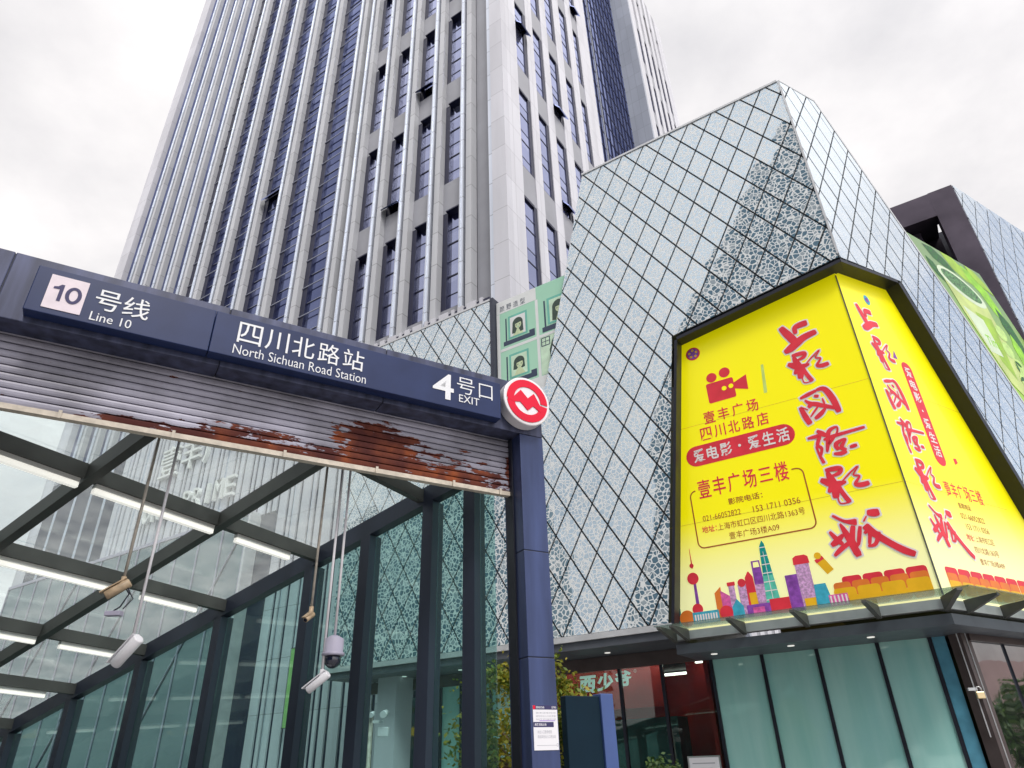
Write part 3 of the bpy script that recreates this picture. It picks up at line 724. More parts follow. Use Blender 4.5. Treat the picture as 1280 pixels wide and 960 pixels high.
# room behind the glass
rm = MB(); rm.box(-4.6, 8.0, 6.4, 6.5, 0, 3.9).box(-4.6, 8.0, 1.7, 6.4, 3.82, 3.9)
rm.build('room_shell', MT['darkroom'], ML)
MB().box(-2.2, 1.5, 2.6, 2.7, 2.75, 3.8).box(1.9, 3.1, 3.4, 3.5, 0, 3.81).box(2.95, 3.05, 1.62, 3.4, 0, 3.81).box(-2.2, 1.85, 6.3, 6.39, 0, 3.81).each('red_wall_panel', MT['redwall'], ML)
MB().box(-.5, 1.9, 2.3, 3.0, 0, 2.5).build('dark_counter', MT['tealroom'], ML)
lp = MB(); lp.box(1.3, 1.8, 2.3, 2.4, 3.70, 3.76).box(2.3, 2.8, 3.0, 3.1, 3.70, 3.76).box(-1.6, 1.4, 2.1, 2.2, 3.72, 3.78).box(.2, 2.4, 5.2, 5.28, 3.70, 3.76)
lp.each('room_light', mat('shop_lamp', (1, .95, .85), .4, var=0, emit=4), ML)
# corner post and street-side shopfront
q0 = Vector((CX, 0, 0))+SD*(-.05)-SN*.35
post = MB()
for du, dv, wd in ((0, 0, .2), ):
    a = Vector((7.96, GY-.06, 0)); post.ext_z([(7.95, GY-.10), (8.17, GY-.22), (8.30, GY+.05), (8.08, GY+.17)], 0, 3.56)
post.build('corner_post', MT['brown'], ML)
MB().bar((8.10, GY-.2, 1.78), (8.10, GY-.2, 3.555), .02, .02).bar((8.24, GY-.10, 0), (8.24, GY-.10, 3.555), .02, .02).each('post_bead', MT['trim'], ML)
s0 = Vector((8.24, GY+.0, 0))
for k in range(6):
    a = s0+SD*(.08+k*1.25); b = a+SD*1.2
    m = MB(); m.add([tuple(a+SN*d+Vector((0, 0, z))) for d in (0, -.03) for z in (0, 3.42)]+[tuple(b+SN*d+Vector((0, 0, z))) for d in (0, -.03) for z in (0, 3.42)], [(0,4,5,1),(2,3,7,6),(0,1,3,2),(4,6,7,5),(1,5,7,3),(0,2,6,4)])
    m.build('street_pane', MT['streetglass'], ML)
    p = b+SD*.025
    MB().bar(p, p+Vector((0, 0, 3.42)), .05, .06).build('street_mullion', MT['dark'], ML)
MB().bar(s0+Vector((0, 0, 3.49)), s0+SD*7.7+Vector((0, 0, 3.49)), .14, .13).build('street_header', MT['brown'], ML)
# glass canopy with brackets
can = MB()
can.add([(2.9, -.02, 4.03), (CX-.17, -.02, 4.03), (8.55, -.62, 4.05), (2.75, -.62, 4.05), (2.9, -.02, 4.05), (CX-.17, -.02, 4.05), (8.55, -.62, 4.07), (2.75, -.62, 4.07)], [(3,2,1,0),(4,5,6,7),(0,1,5,4),(1,2,6,5),(2,3,7,6),(3,0,4,7)])
e1 = Vector((CX-.17, -.02, 0)); e2 = Vector((8.55, -.62, 0)); f1 = e1+SD*9; f2 = f1+SN*.55
can.add([(*e1[:2], 4.032), (*f1[:2], 4.032), (*f2[:2], 4.052), (*e2[:2], 4.052), (*e1[:2], 4.052), (*f1[:2], 4.052), (*f2[:2], 4.072), (*e2[:2], 4.072)], [(3,2,1,0),(4,5,6,7),(0,1,5,4),(1,2,6,5),(2,3,7,6),(3,0,4,7)])
can.each('canopy_glass', MT['canopyglass'], ML)
def bracket(base, outv):
    o = Vector(outv); sidev = Vector((-o.y, o.x, 0)).normalized()*.045; b_ = Vector(base)
    pts = [b_+Vector((0, 0, 3.78)), b_+Vector((0, 0, 4.02)), b_+o+Vector((0, 0, 4.045)), b_+o+Vector((0, 0, 4.0))]
    m = MB(); m.add([p-sidev for p in pts]+[p+sidev for p in pts], [(0,1,2,3),(7,6,5,4),(0,4,5,1),(1,5,6,2),(2,6,7,3),(3,7,4,0)])
    m.build('canopy_bracket', MT['steel'], ML)
for x in (2.97, 3.25, 4.46, 5.70, 6.99): bracket((x, 0, 0), (-.12, -.62, 0))
bracket((CX-.2, -.01, 0), (.30, -.62, 0)); 
for t in (.7, 2.0, 3.3, 4.6): 
    p = Vector((CX-.19, 0, 0))+SD*t; bracket((p.x, p.y, 0), tuple(SN*.6))

# ------------------------------------------------------------------ second mall block with the framed recess
M2 = empty('mall_wing', (.8334, 16.9796, 0), R(-32.25))
tag(M2, 'second mall block with dark mauve framed side and pale diamond glass at right edge', 'building')
T3 = 9.36
A3 = Vector((CX, 0, 0))+SD*T3
W3 = [(T3, 0), (T3+26, 0), (T3+26, 19.2), (T3, 18.98)]
sk = MB(); lattice(sk, W3, street, 10.46, 19.1, .42, .70)
sk.build('glass_skin', MT['frit_side'], M2)
bk = MB(); bk.add([street(0)(p) for p in W3], [[0, 1, 2, 3]])
bk.prism([(T3+.02, 0), (T3+25.9, 0), (T3+25.9, 19.15), (T3+.02, 18.9)], street(-.02), lambda p: tuple(Vector(street(-.02)(p))+Vector((-.2, 12, 0))))
bk.build('panel_backing', MT['joint'], M2)
# side wall faces the plaza: frame band, recessed panels
ax, ay = A3.x, A3.y
fr = MB()
fr.box(ax-.75, ax-.001, ay-.05, ay+.5, 0, 19.0)               # band beside the arris
fr.box(ax-9, ax-.752, ay-.05, ay+.5, 17.95, 18.98)             # top band
fr.box(ax-9, ax-4.3, ay-.05, ay+.5, 0, 17.948)
fr.box(ax-8.9, ax-.78, ay+.502, ay+2.4, 17.96, 18.9)
fr.each('portal_frame', MT['purple'], M2)
MB().box(ax-1.95, ax-1.35, ay+.55, ay+1.5, 0, 17.9).box(ax-1.349, ax-.76, ay+1.3, ay+1.6, 0, 17.9).each('inner_pier', MT['purple'], M2)
rp = MB()
for k in range(6):
    for j in range(2): rp.box(ax-3.7+j*.9, ax-2.83+j*.9, ay+1.2, ay+1.3, 17.8-(k+1)*2.9+.03, 17.8-k*2.9)
rp.each('recess_panel', MT['purple'], M2)
MB().box(ax-8.9, ax-.05, ay+2.41, ay+2.6, 0, 18.9).build('recess_wall', MT['dark'], M2)
fl = empty('floodlight', tuple(TW.matrix_world @ Vector((0, 0, 0))), 0)
fl.location = tuple(Matrix.Translation((.8334, 16.9796, 0)) @ Matrix.Rotation(R(-32.25), 4, 'Z') @ Vector((ax-4.0, ay-.15, 15.0)))
fl.rotation_euler = (0, 0, R(-32.25)); tag(fl, 'small white floodlight in the corner of the dark mauve recess', 'floodlight')
MB().box(-.2, .2, -.14, .04, 0, .26).build('lamp_case', MT['camwhite'], fl, .01)
MB().box(-.05, .05, .04, .2, .02, .1).build('bracket', MT['steel'], fl)

# ------------------------------------------------------------------ cinema billboard
BB = empty('cinema_billboard', (.8334, 16.9796, 0), R(-32.25))
tag(BB, 'huge yellow backlit cinema billboard wrapping the mall corner, red brush lettering', 'billboard')
REC = .30
def bx(x, z): k = 1.0134; return 8.356+(x-8.356)*k, 1.6+(z-1.6)*k        # layout read on the plane .1 behind the skin
def tx_(t, z): k = 1.038; return -13.31+(t+13.31)*k, 1.6+(z-1.6)*k
XC = CX-.628*REC; TCN = .628*REC
def bmap(d, k=True):
    def f(u, z):
        if k: u, z = bx(u, z)
        return (u, REC-d, z)
    return f
def smap(d, k=True):
    def f(u, z):
        if k: u, z = tx_(u, z)
        return tuple(Vector((CX, 0, z))+SD*u-SN*(REC-d))
    return f
pf = MB(); q = [(2.9, 4.0), (XC, 4.0), (XC, 11.75), (4.02, 11.15)]
pf.prism(q, lambda p: bmap(0, False)(*p), lambda p: bmap(-.08, False)(*p))
pf.build('front_print', MT['yellow'], BB)
ps = MB(); q = [(TCN, 4.0), (5.95, 4.0), (2.6, 12.15), (TCN, 11.75)]
ps.prism(q, lambda p: smap(0, False)(*p), lambda p: smap(-.08, False)(*p))
ps.build('street_print', MT['yellow'], BB)
fr = MB()
def band(pts, mp_, wd):
    for p, q in zip(pts[:-1], pts[1:]):
        dx, dz = q[0]-p[0], q[1]-p[1]; l = math.hypot(dx, dz); nx, nz = -dz/l*wd, dx/l*wd
        quad = [p, q, (q[0]+nx, q[1]+nz), (p[0]+nx, p[1]+nz)]
        fr.prism(quad, lambda r: mp_(REC+.045, False)(*r), lambda r: mp_(-.05, False)(*r))
band([(2.98, 4.0), (4.16, 11.10)], bmap, .07)
band([(4.16, 11.10), (CX+.02, 11.70)], bmap, .09)
band([(-.02, 11.70), (2.42, 12.0)], smap, .09)
band([(2.42, 12.0), (5.78, 4.0)], smap, .15)
fr.each('frame', MT['dark'], BB)
MB().bar((XC+.004, REC-.012, 4.0), (XC+.004, REC-.012, 11.6), .03, .02).build('corner_seam', MT['steel'], BB)
# --- brush characters
BR = {
 '上': ((110, 355, 85, 275), [[(125,95,30),(150,140,42),(180,190,46),(195,225,40)], [(212,165,22),(216,128,28),(250,118,36),(305,116,36)], [(108,262,24),(150,250,44),(205,225,46),(260,203,40),(345,190,32)]]),
 '影': ((150, 430, 305, 575), [[(195,318,22),(240,318,30),(285,325,30),(272,355,24),(212,368,14)], [(152,376,26),(190,402,44),(215,425,46),(182,474,18)], [(205,330,20),(216,390,44),(226,450,48),(214,522,34)], [(190,428,16),(245,428,36),(300,424,14)], [(246,440,26),(262,500,26),(288,568,28)], [(226,512,8),(232,562,8),(285,566,8)], [(262,430,8),(330,374,10),(392,335,8),(352,388,10),(384,404,12),(348,452,20),(380,466,30),(428,462,26)]]),
 '國': ((250, 525, 600, 845), [[(272,636,16),(330,622,26),(400,606,18)], [(398,604,18),(455,612,34),(492,700,40),(508,808,34)], [(258,700,24),(276,780,36),(296,842,34)], [(302,656,12),(332,690,26),(400,724,30),(500,776,22)], [(312,720,20),(345,700,30),(400,712,16)], [(372,644,20),(404,654,24)], [(310,792,12),(384,724,14)], [(336,812,20),(384,788,30),(430,752,14)], [(424,676,10),(428,722,14)], [(262,700,8),(306,736,10)]]),
 '際': ((35, 380, 75, 320), [[(38,125,14),(84,124,22),(110,128,22),(86,184,20),(104,214,18),(88,262,14)], [(76,190,12),(82,252,14),(95,316,20)], [(104,86,16),(128,112,30),(150,136,22)], [(130,246,14),(150,180,24),(172,110,24),(222,92,12),(212,136,12),(150,196,20)], [(128,160,14),(180,150,22),(270,144,18),(376,138,16)], [(196,250,20),(192,206,26),(252,186,12),(216,236,24),(240,262,20)], [(164,268,16),(205,276,24),(240,270,18)], [(262,248,20),(305,244,22)]]),
 '城': ((190, 655, 595, 895), [[(202,690,14),(230,735,26),(262,775,22)], [(192,770,22),(230,752,34),(280,720,18)], [(194,830,16),(240,800,26),(300,772,22)], [(278,656,12),(302,730,34),(338,852,38)], [(244,602,14),(310,648,18),(380,664,40)], [(352,680,26),(326,760,26),(350,800,14)], [(392,690,22),(352,792,20)], [(404,735,16),(440,720,22),(416,800,16)], [(420,690,40),(462,745,38),(540,815,34),(600,860,36),(652,888,30)], [(490,738,22),(452,800,20),(404,806,12)], [(454,622,28),(492,630,42),(526,630,34)], [(420,668,10),(446,640,8)]]),
}
def brush(mb, mbw, ch, c, wd, ht, mp_, i0=0):
    (a, b, t, e), st = BR[ch]; s = (b-a)
    X = lambda x: c[0]+((x-a)/(b-a)-.5)*wd
    Z = lambda y: c[1]-((y-t)/(e-t)-.5)*ht
    k = 1.12*((wd/(b-a))*(ht/(e-t)))**.5
    for i, pts in enumerate(st):
        P_ = [(X(p[0]), Z(p[1]), p[2]*k) for p in pts]
        v, f = stroke_poly(P_, .034); mbw.add([mp_(.006+.0005*i)(*p) for p in v], f, 1)
        v, f = stroke_poly(P_); mb.add([mp_(.0145+.0005*i)(*p) for p in v], f, 0)
lt = MB()
for ch, c, wd, ht in (('上', (7.0, 10.21), .88, .92), ('影', (7.01, 9.35), .93, .98), ('國', (6.99, 8.34), .88, .92), ('際', (7.16, 7.40), 1.28, .95), ('影', (7.06, 6.47), .98, .98), ('城', (7.2, 5.37), 1.55, 1.10)):
    brush(lt, lt, ch, c, wd*.92, ht*(.97 if ch == '城' else .85), bmap)
lt.build('brush_lettering', [MT['red'], MT['printwhite']], BB); lt = MB()
for ch, c, wd, ht in (('上', (.47, 10.25), .62, .84), ('影', (.62, 9.35), .66, .95), ('國', (.5, 8.27), .62, .86), ('際', (.62, 7.3), .85, .92), ('影', (.6, 6.35), .66, .95), ('城', (.72, 5.32), 1.05, 1.05)):
    brush(lt, lt, ch, c, wd*1.15, ht*.92, smap)
lt.build('brush_lettering', [MT['red'], MT['printwhite']], BB)
# --- plain lettering, panels and pictures
MI = {k: i for i, k in enumerate(['red', 'printwhite', 'brownred', 'orange', 'amber', 'teal', 'mint', 'violet', 'pink', 'lilac', 'cyan', 'palegreen', 'yellow'])}
MATS = [MT[k] for k in MI]
pt = MB()
def poly(mb, pts, mp_, d, mi): mb.add([mp_(d)(*p) for p in pts], [list(range(len(pts)))], mi)
def rrect(x0, x1, z0, z1, r, n=6):
    o = []
    for cx, cz, a0 in ((x1-r, z1-r, 0), (x0+r, z1-r, 90), (x0+r, z0+r, 180), (x1-r, z0+r, 270)):
        for k in range(n+1):
            t = R(a0+90*k/n); o.append((cx+r*math.cos(t), cz+r*math.sin(t)))
    return o
def circ(cx, cz, r, n=20, sx=1): return [(cx+r*sx*math.cos(2*math.pi*k/n), cz+r*math.sin(2*math.pi*k/n)) for k in range(n)]
def outline(mb, pts, wd, mp_, d, mi, closed=True):
    n = len(pts)
    for i in range(n if closed else n-1):
        p, q = pts[i], pts[(i+1) % n]; dx, dz = q[0]-p[0], q[1]-p[1]; l = math.hypot(dx, dz)
        if l < 1e-6: continue
        nx, nz = -dz/l*wd/2, dx/l*wd/2
        poly(mb, [(p[0]+nx, p[1]+nz), (p[0]-nx, p[1]-nz), (q[0]-nx, q[1]-nz), (q[0]+nx, q[1]+nz)], mp_, d, mi)
r_, w_, b_ = MI['red'], MI['printwhite'], MI['brownred']
# reel logo
poly(pt, circ(4.46, 10.62, .185), bmap, .004, r_); poly(pt, circ(4.46, 10.62, .15), bmap, .006, MI['violet'])
for k in range(5):
    t = 2*math.pi*k/5+.3; poly(pt, circ(4.46+.095*math.cos(t), 10.62+.095*math.sin(t), .035, 10), bmap, .008, MI['amber'])
pt.build('reel_logo', MATS, BB); pt = MB()
# film camera
poly(pt, rrect(4.63, 5.30, 9.12, 9.66, .05), bmap, .004, r_)
poly(pt, circ(4.80, 9.80, .13), bmap, .0045, r_); poly(pt, circ(5.13, 9.84, .135), bmap, .0045, r_)
poly(pt, [(5.30, 9.33), (5.60, 9.22), (5.62, 9.62), (5.30, 9.50)], bmap, .005, r_)
poly(pt, circ(5.05, 9.42, .06, 12), bmap, .008, MI['yellow']); poly(pt, circ(5.22, 9.43, .06, 12), bmap, .008, MI['yellow'])
pt.build('film_camera_picture', MATS, BB); pt = MB()
for i, c in enumerate('壹丰广场'): fit_text(pt, c, (4.43+i*.345, 4.70+i*.345, 8.62, 8.94), bmap(.005), r_, .012)
for i, c in enumerate('四川北路店'): fit_text(pt, c, (4.28+i*.335, 4.55+i*.335, 8.22, 8.54), bmap(.005), r_, .012)
pt.build('branch_lettering', MATS, BB); pt = MB()
poly(pt, rrect(3.84, 6.36, 7.62, 8.13, .25), bmap, .004, r_)
for i, c in enumerate('爱电影·爱生活'):
    x = 4.02+i*.325
    if c == '·': poly(pt, circ(x+.13, 7.88, .035, 10), bmap, .008, w_)
    else: fit_text(pt, c, (x, x+.27, 7.71, 8.04), bmap(.008), w_, .022)
pt.build('slogan_pill', MATS, BB); pt = MB()
for i, c in enumerate('壹丰广场三楼'): fit_text(pt, c, (3.99+i*.35, 4.28+i*.35, 6.83, 7.27) if c != '三' else (4.0+i*.35, 4.28+i*.35, 6.90, 7.22), bmap(.005), r_, .010)
rr = rrect(3.78, 6.32, 5.70, 7.04, .14)
oo = [p for p in rr]
outline(pt, [(3.92, 7.04)]+oo[7:]+[oo[0]], .03, bmap, .004, b_, False); outline(pt, [(6.10, 7.04)]+oo[6::-1], .03, bmap, .0042, b_, False)
fit_text(pt, '影院电话：', (4.62, 5.38, 6.55, 6.70), bmap(.005), b_, .01)
fit_text(pt, '021-66052822', (3.98, 4.85, 6.29, 6.42), bmap(.005), b_, .0)
fit_text(pt, '153 1711 0356', (5.12, 6.12, 6.27, 6.41), bmap(.005), b_, .0)
fit_text(pt, '地址：', (3.92, 4.26, 6.03, 6.18), bmap(.005), r_, .012)
fit_text(pt, '上海市虹口区四川北路1363号', (4.28, 6.16, 6.02, 6.18), bmap(.005), b_, .0)
fit_text(pt, '壹丰广场3楼A09', (4.50, 5.58, 5.78, 5.94), bmap(.005), b_, .0)
pt.build('address_panel', MATS, BB); pt = MB()
# pale streaks of the printed rays
poly(pt, [(5.92, 9.0), (6.0, 9.0), (6.06, 9.75), (6.0, 9.75)], bmap, .002, MI['palegreen'])
pt.build('printed_ray', MATS, BB); pt = MB()
# street-side lettering
poly(pt, circ(.72, 10.9, .14, sx=.8), smap, .004, MI['cyan']); poly(pt, circ(.72, 10.9, .07, 10), smap, .006, MI['violet'])
pt.build('round_logo', MATS, BB); pt = MB()
poly(pt, rrect(1.22, 1.62, 6.82, 9.38, .19), smap, .004, r_)
for i, c in enumerate('爱电影·爱生活'):
    z = 8.98-i*.325
    if c == '·': poly(pt, circ(1.42, z+.12, .03, 10), smap, .008, w_)
    else: fit_text(pt, c, (1.30, 1.54, z, z+.26), smap(.008), w_, .02)
pt.build('slogan_pill', MATS, BB); pt = MB()
poly(pt, [(.98, 9.38), (1.16, 9.38), (1.12, 9.62)], smap, .004, MI['violet'])
pt.build('printed_confetti', MATS, BB); pt = MB()
poly(pt, [(1.98, 6.95), (2.12, 7.02), (2.10, 7.12), (1.98, 7.1)], smap, .004, r_)
pt.build('printed_confetti', MATS, BB); pt = MB()
for i, c in enumerate('壹丰广场三楼'): fit_text(pt, c, (1.16+i*.245, 1.37+i*.245, 6.12, 6.46) if c != '三' else (1.17+i*.245, 1.37+i*.245, 6.17, 6.42), smap(.005), r_, .008)
pt.build('hall_lettering', MATS, BB); pt = MB()
fit_text(pt, '影院电话', (1.46, 1.92, 5.90, 6.03), smap(.005), b_, .01)
pt.build('address_lettering', MATS, BB); pt = MB()
fit_text(pt, '021-66052822', (1.40, 2.30, 5.68, 5.80), smap(.005), b_, 0)
pt.build('address_lettering', MATS, BB); pt = MB()
fit_text(pt, '153 1711 0356', (1.46, 2.32, 5.46, 5.58), smap(.005), b_, 0)
pt.build('address_lettering', MATS, BB); pt = MB()
fit_text(pt, '地址：', (1.32, 1.60, 5.22, 5.36), smap(.005), r_, .01)
pt.build('address_lettering', MATS, BB); pt = MB()
fit_text(pt, '上海市虹口区', (1.64, 2.36, 5.22, 5.36), smap(.005), b_, 0)
pt.build('address_lettering', MATS, BB); pt = MB()
fit_text(pt, '四川北路1363号', (1.46, 2.36, 4.98, 5.12), smap(.005), b_, 0)
pt.build('address_lettering', MATS, BB); pt = MB()
fit_text(pt, '壹丰广场3楼A09', (1.50, 2.42, 4.75, 4.88), smap(.005), b_, 0)
pt.build('address_lettering', MATS, BB)
# welded seams of the print sheets
sm = MB()
for z in (6.35, 8.75): poly(sm, [(2.95, z), (8.09, z), (8.09, z+.012), (2.95, z+.012)], lambda d: bmap(d, False), .0016, 0)
for z in (6.35, 8.75): poly(sm, [(.2, z), (4.2, z), (4.2, z+.012), (.2, z+.012)], lambda d: smap(d, False), .0016, 0)
sm.each('print_seam', mat('seam_shade', (.72, .62, .03), .5, var=0), BB)
# skyline picture
sk = MB(); Bz = 4.12
def pg(pts, k, d=.004): poly(sk, pts, bmap, d, MI[k])
def tower(x0, x1, z1, k, d=.004, lean=0): pg([(x0, Bz), (x1, Bz), (x1+lean, z1), (x0+lean, z1)], k, d)
pg([(3.50, Bz), (3.59, Bz), (3.58, 5.2), (3.53, 5.2)], 'violet'); pg(circ(3.53, 4.42, .12), 'red', .006); pg(circ(3.53, 5.08, .13), 'red', .006); pg(circ(3.545, 5.36, .05, 12), 'red', .006); pg([(3.535, 5.3), (3.57, 5.3), (3.555, 5.75), (3.548, 5.75)], 'red', .005)
pg(circ(3.27, 4.26, .17), 'orange', .008); tower(3.40, 3.98, 4.36, 'cyan', .009)
for i in range(9): pg([(3.44+i*.058, 4.15), (3.475+i*.058, 4.15), (3.475+i*.058, 4.31), (3.44+i*.058, 4.31)], 'printwhite', .011)
pg([(3.95, Bz), (4.10, Bz), (4.10, 4.82), (3.95, 4.70)], 'orange', .005); pg([(4.08, Bz), (4.27, Bz), (4.27, 4.60), (4.08, 4.74)], 'pink', .006)
pg(circ(4.14, 4.28, .14), 'red', .010); tower(4.27, 4.40, 4.82, 'lilac', .005); pg([(4.25, 4.80), (4.42, 4.80), (4.42, 4.88), (4.25, 4.88)], 'red', .006)
tower(4.47, 4.66, 4.80, 'lilac', .005); pg(circ(4.565, 4.83, .085), 'red', .006)
pg([(4.28, Bz), (4.52, Bz), (4.52, 4.36), (4.40, 4.52), (4.28, 4.36)], 'cyan', .011)
pg([(4.63, Bz), (4.84, Bz), (4.82, 4.92), (4.75, 5.04), (4.73, 5.04), (4.65, 4.92)], 'red', .007); tower(4.68, 4.83, 4.6, 'amber', .008)
pg([(4.82, Bz), (5.04, Bz), (5.02, 5.24), (4.84, 5.24)], 'violet', .005); tower(4.83, 5.03, 4.75, 'lilac', .0065); pg([(4.87, 5.1), (5.0, 5.1), (4.99, 5.21), (4.88, 5.21)], 'yellow', .0072)
pg([(4.98, Bz), (5.30, Bz), (5.19, 5.56), (5.15, 5.64), (5.08, 5.52)], 'teal', .0075); pg([(4.99, Bz), (5.30, Bz), (5.24, 4.9), (5.03, 4.9)], 'mint', .009)
for k in range(7): pg([(5.0+.012*k, 4.40+k*.18), (5.285-.014*k, 4.40+k*.18), (5.285-.014*k, 4.42+k*.18), (5.0+.012*k, 4.42+k*.18)], 'printwhite', .0105)
pg([(5.135, 4.2), (5.15, 4.2), (5.14, 5.4), (5.13, 5.4)], 'printwhite', .0107)
tower(4.58, 5.10, 4.36, 'violet', .011); tower(4.70, 4.94, 4.30, 'pink', .012); tower(5.06, 5.46, 4.42, 'red', .0125)
tower(5.46, 5.70, 4.84, 'violet', .006); tower(5.70, 5.98, 5.06, 'lilac', .005); pg([(5.68, 5.02), (6.0, 5.02), (5.99, 5.16), (5.93, 5.2), (5.76, 5.2), (5.69, 5.16)], 'red', .006); tower(5.74, 6.0, 4.34, 'amber', .0062)
pg([(5.95, Bz), (6.27, Bz), (6.2, 4.58), (5.98, 4.58)], 'cyan', .012); tower(6.2, 6.55, 4.34, 'pink', .0125)
for i in range(5): pg([(6.22+i*.07, 4.14), (6.25+i*.07, 4.14), (6.25+i*.07, 4.32), (6.22+i*.07, 4.32)], 'printwhite', .0135)
pg([(3.0, Bz), (3.14, Bz), (3.14, 4.55), (3.0, 4.6)], 'teal', .006)
# popcorn bucket and seats
pg([(6.10, 5.05), (6.26, 5.12), (6.42, 4.82), (6.28, 4.74)], 'amber', .004); pg([(6.10, 5.05), (6.26, 5.12), (6.29, 5.05), (6.13, 4.98)], 'red', .006); pg(circ(6.18, 5.13, .07, 10), 'amber', .0065)
def seats(mp_, x0, x1, n, z, h, k, d):
    w0 = (x1-x0)/n
    for i in range(n): poly(sk, rrect(x0+i*w0+.012, x0+(i+1)*w0-.012, z, z+h, min(.06, w0*.25), 3), mp_, d+.0004*(i % 2), MI[k])
seats(bmap, 6.5, 8.02, 4, 4.36, .29, 'red', .004); seats(bmap, 6.32, 8.02, 5, 4.28, .27, 'orange', .006); seats(bmap, 6.3, 8.02, 4, 4.14, .30, 'amber', .008)
seats(bmap, 6.55, 8.02, 4, 4.08, .2, 'amber', .010)
sk.build('printed_skyline', MATS, BB); sk = MB()
seats(smap, .05, 5.3, 12, 4.30, .27, 'red', .004); seats(smap, .05, 5.3, 14, 4.2, .26, 'orange', .006); seats(smap, .05, 5.3, 12, 4.06, .26, 'amber', .008)
sk.build('printed_seats', MATS, BB)

# ------------------------------------------------------------------ advertising banners
SB = empty('salon_banner', (.8334, 16.9796, 0), R(-32.25))
tag(SB, 'mint green hair salon banner with portraits, hung beside the diamond glass', 'banner')
MB().box(-1.55, 2.0, .10, .16, 11.08, 14.78).build('sheet', MT['green_banner'], SB)
b = MB()
fm = lambda d: (lambda u, z: (u, .10-d, z))
GM = [mat('salon_white', (.78, .80, .80), .5, var=.02), mat('salon_navy', (.03, .05, .10), .5, var=0), mat('salon_hair', (.03, .06, .045), .5, var=.2, scale=12), mat('salon_skin', (.62, .72, .45), .5, var=.06, scale=5), mat('salon_teal_frame', (.16, .52, .42), .5, var=.06), mat('salon_yellow', (.75, .72, .12), .5, var=0), mat('salon_pale', (.62, .82, .62), .5, var=.08, scale=3)]
poly(b, [(-1.55, 14.30), (-.05, 14.30), (-.05, 14.78), (-1.55, 14.78)], fm, .003, 0); poly(b, [(-1.55, 11.08), (-1.43, 11.08), (-1.43, 14.29), (-1.55, 14.29)], fm, .003, 0)
poly(b, [(-.1, 11.5), (0, 11.5), (0, 14.29), (-.1, 14.29)], fm, .0032, 0); poly(b, [(-1.42, 12.83), (2, 12.83), (2, 12.93), (-1.42, 12.93)], fm, .0036, 0); poly(b, [(-1.42, 11.08), (.6, 11.08), (.6, 11.5), (-1.42, 11.5)], fm, .004, 0)
for i, c in enumerate('颜野造型'): fit_text(b, c, (-1.42+i*.26, -1.24+i*.26, 14.36, 14.58), fm(.006), 1, 0)
def portrait(cx, cz, s, kind):
    poly(b, [(cx-.55*s, cz-.62*s), (cx+.62*s, cz-.62*s), (cx+.62*s, cz-.36*s), (cx+.42*s, cz-.36*s), (cx+.42*s, cz-.46*s), (cx-.55*s, cz-.46*s)], fm, .005, 1)
    poly(b, [(cx-.47*s, cz-.5*s), (cx-.42*s, cz-.5*s), (cx-.42*s, cz+.42*s), (cx-.47*s, cz+.42*s)], fm, .0055, 1)
    poly(b, [(cx-.36*s, cz-.42*s), (cx+.36*s, cz-.42*s), (cx+.36*s, cz+.46*s), (cx-.36*s, cz+.46*s)], fm, .006, 4)
    poly(b, [(cx-.29*s, cz-.36*s), (cx+.29*s, cz-.36*s), (cx+.29*s, cz+.38*s), (cx-.29*s, cz+.38*s)], fm, .008, 6 if kind else 0)
    lo = {0: -.26, 1: -.14, 2: -.34}[kind]
    hair = [(cx+.2*s*math.cos(R(a)), cz+.08*s+.22*s*math.sin(R(a))) for a in range(-10, 191, 20)]
    poly(b, [(cx+.21*s, cz+lo*s)]+hair+[(cx-.22*s, cz+lo*s), (cx-.1*s, cz+lo*s-.02*s), (cx, cz-.05*s), (cx+.1*s, cz+lo*s-.02*s)], fm, .010, 2)
    poly(b, circ(cx+.02*s, cz+.02*s, .15*s, 14, .78), fm, .012, 3)
    poly(b, [(cx-.06*s, cz-.12*s), (cx+.08*s, cz-.12*s), (cx+.22*s, cz-.36*s), (cx-.2*s, cz-.36*s)], fm, .009, 3)
    poly(b, [(cx-.13*s, cz+.06*s), (cx+.13*s, cz+.10*s), (cx+.13*s, cz+.2*s), (cx-.13*s, cz+.2*s)], fm, .014, 2)
    for q in (-.05, .08): poly(b, circ(cx+q*s, cz+.01*s, .016*s, 8, 1.5), fm, .014, 2)
    poly(b, circ(cx+.02*s, cz-.07*s, .014*s, 8, 2), fm, .014, 4)
portrait(-.76, 13.62, .98, 0); portrait(.72, 13.66, 1.1, 2); portrait(-.76, 12.18, .98, 1)
hair = [(.55, 12.75), (.42, 12.6), (.32, 12.3), (.34, 12.0), (.48, 11.8), (.52, 11.95), (.50, 12.2), (.60, 12.45), (.9, 12.6), (.9, 12.82)]
poly(b, [(.02, 11.52), (1.9, 11.52), (1.9, 12.82), (.02, 12.82)], fm, .005, 6); poly(b, hair, fm, .008, 2); poly(b, circ(.75, 12.25, .25, 14, .7), fm, .007, 3)
poly(b, [(.25, 11.56), (.5, 11.56), (.5, 11.66), (.25, 11.66)], fm, .008, 5)
outline(b, [(.06, 12.5), (.34, 12.5), (.34, 12.78), (.06, 12.78)], .03, fm, .008, 1); poly(b, [(.19, 12.5), (.21, 12.5), (.21, 12.78), (.19, 12.78)], fm, .009, 1); poly(b, [(.06, 12.63), (.34, 12.63), (.34, 12.65), (.06, 12.65)], fm, .0095, 1)
b.build('printed_portraits', GM, SB)

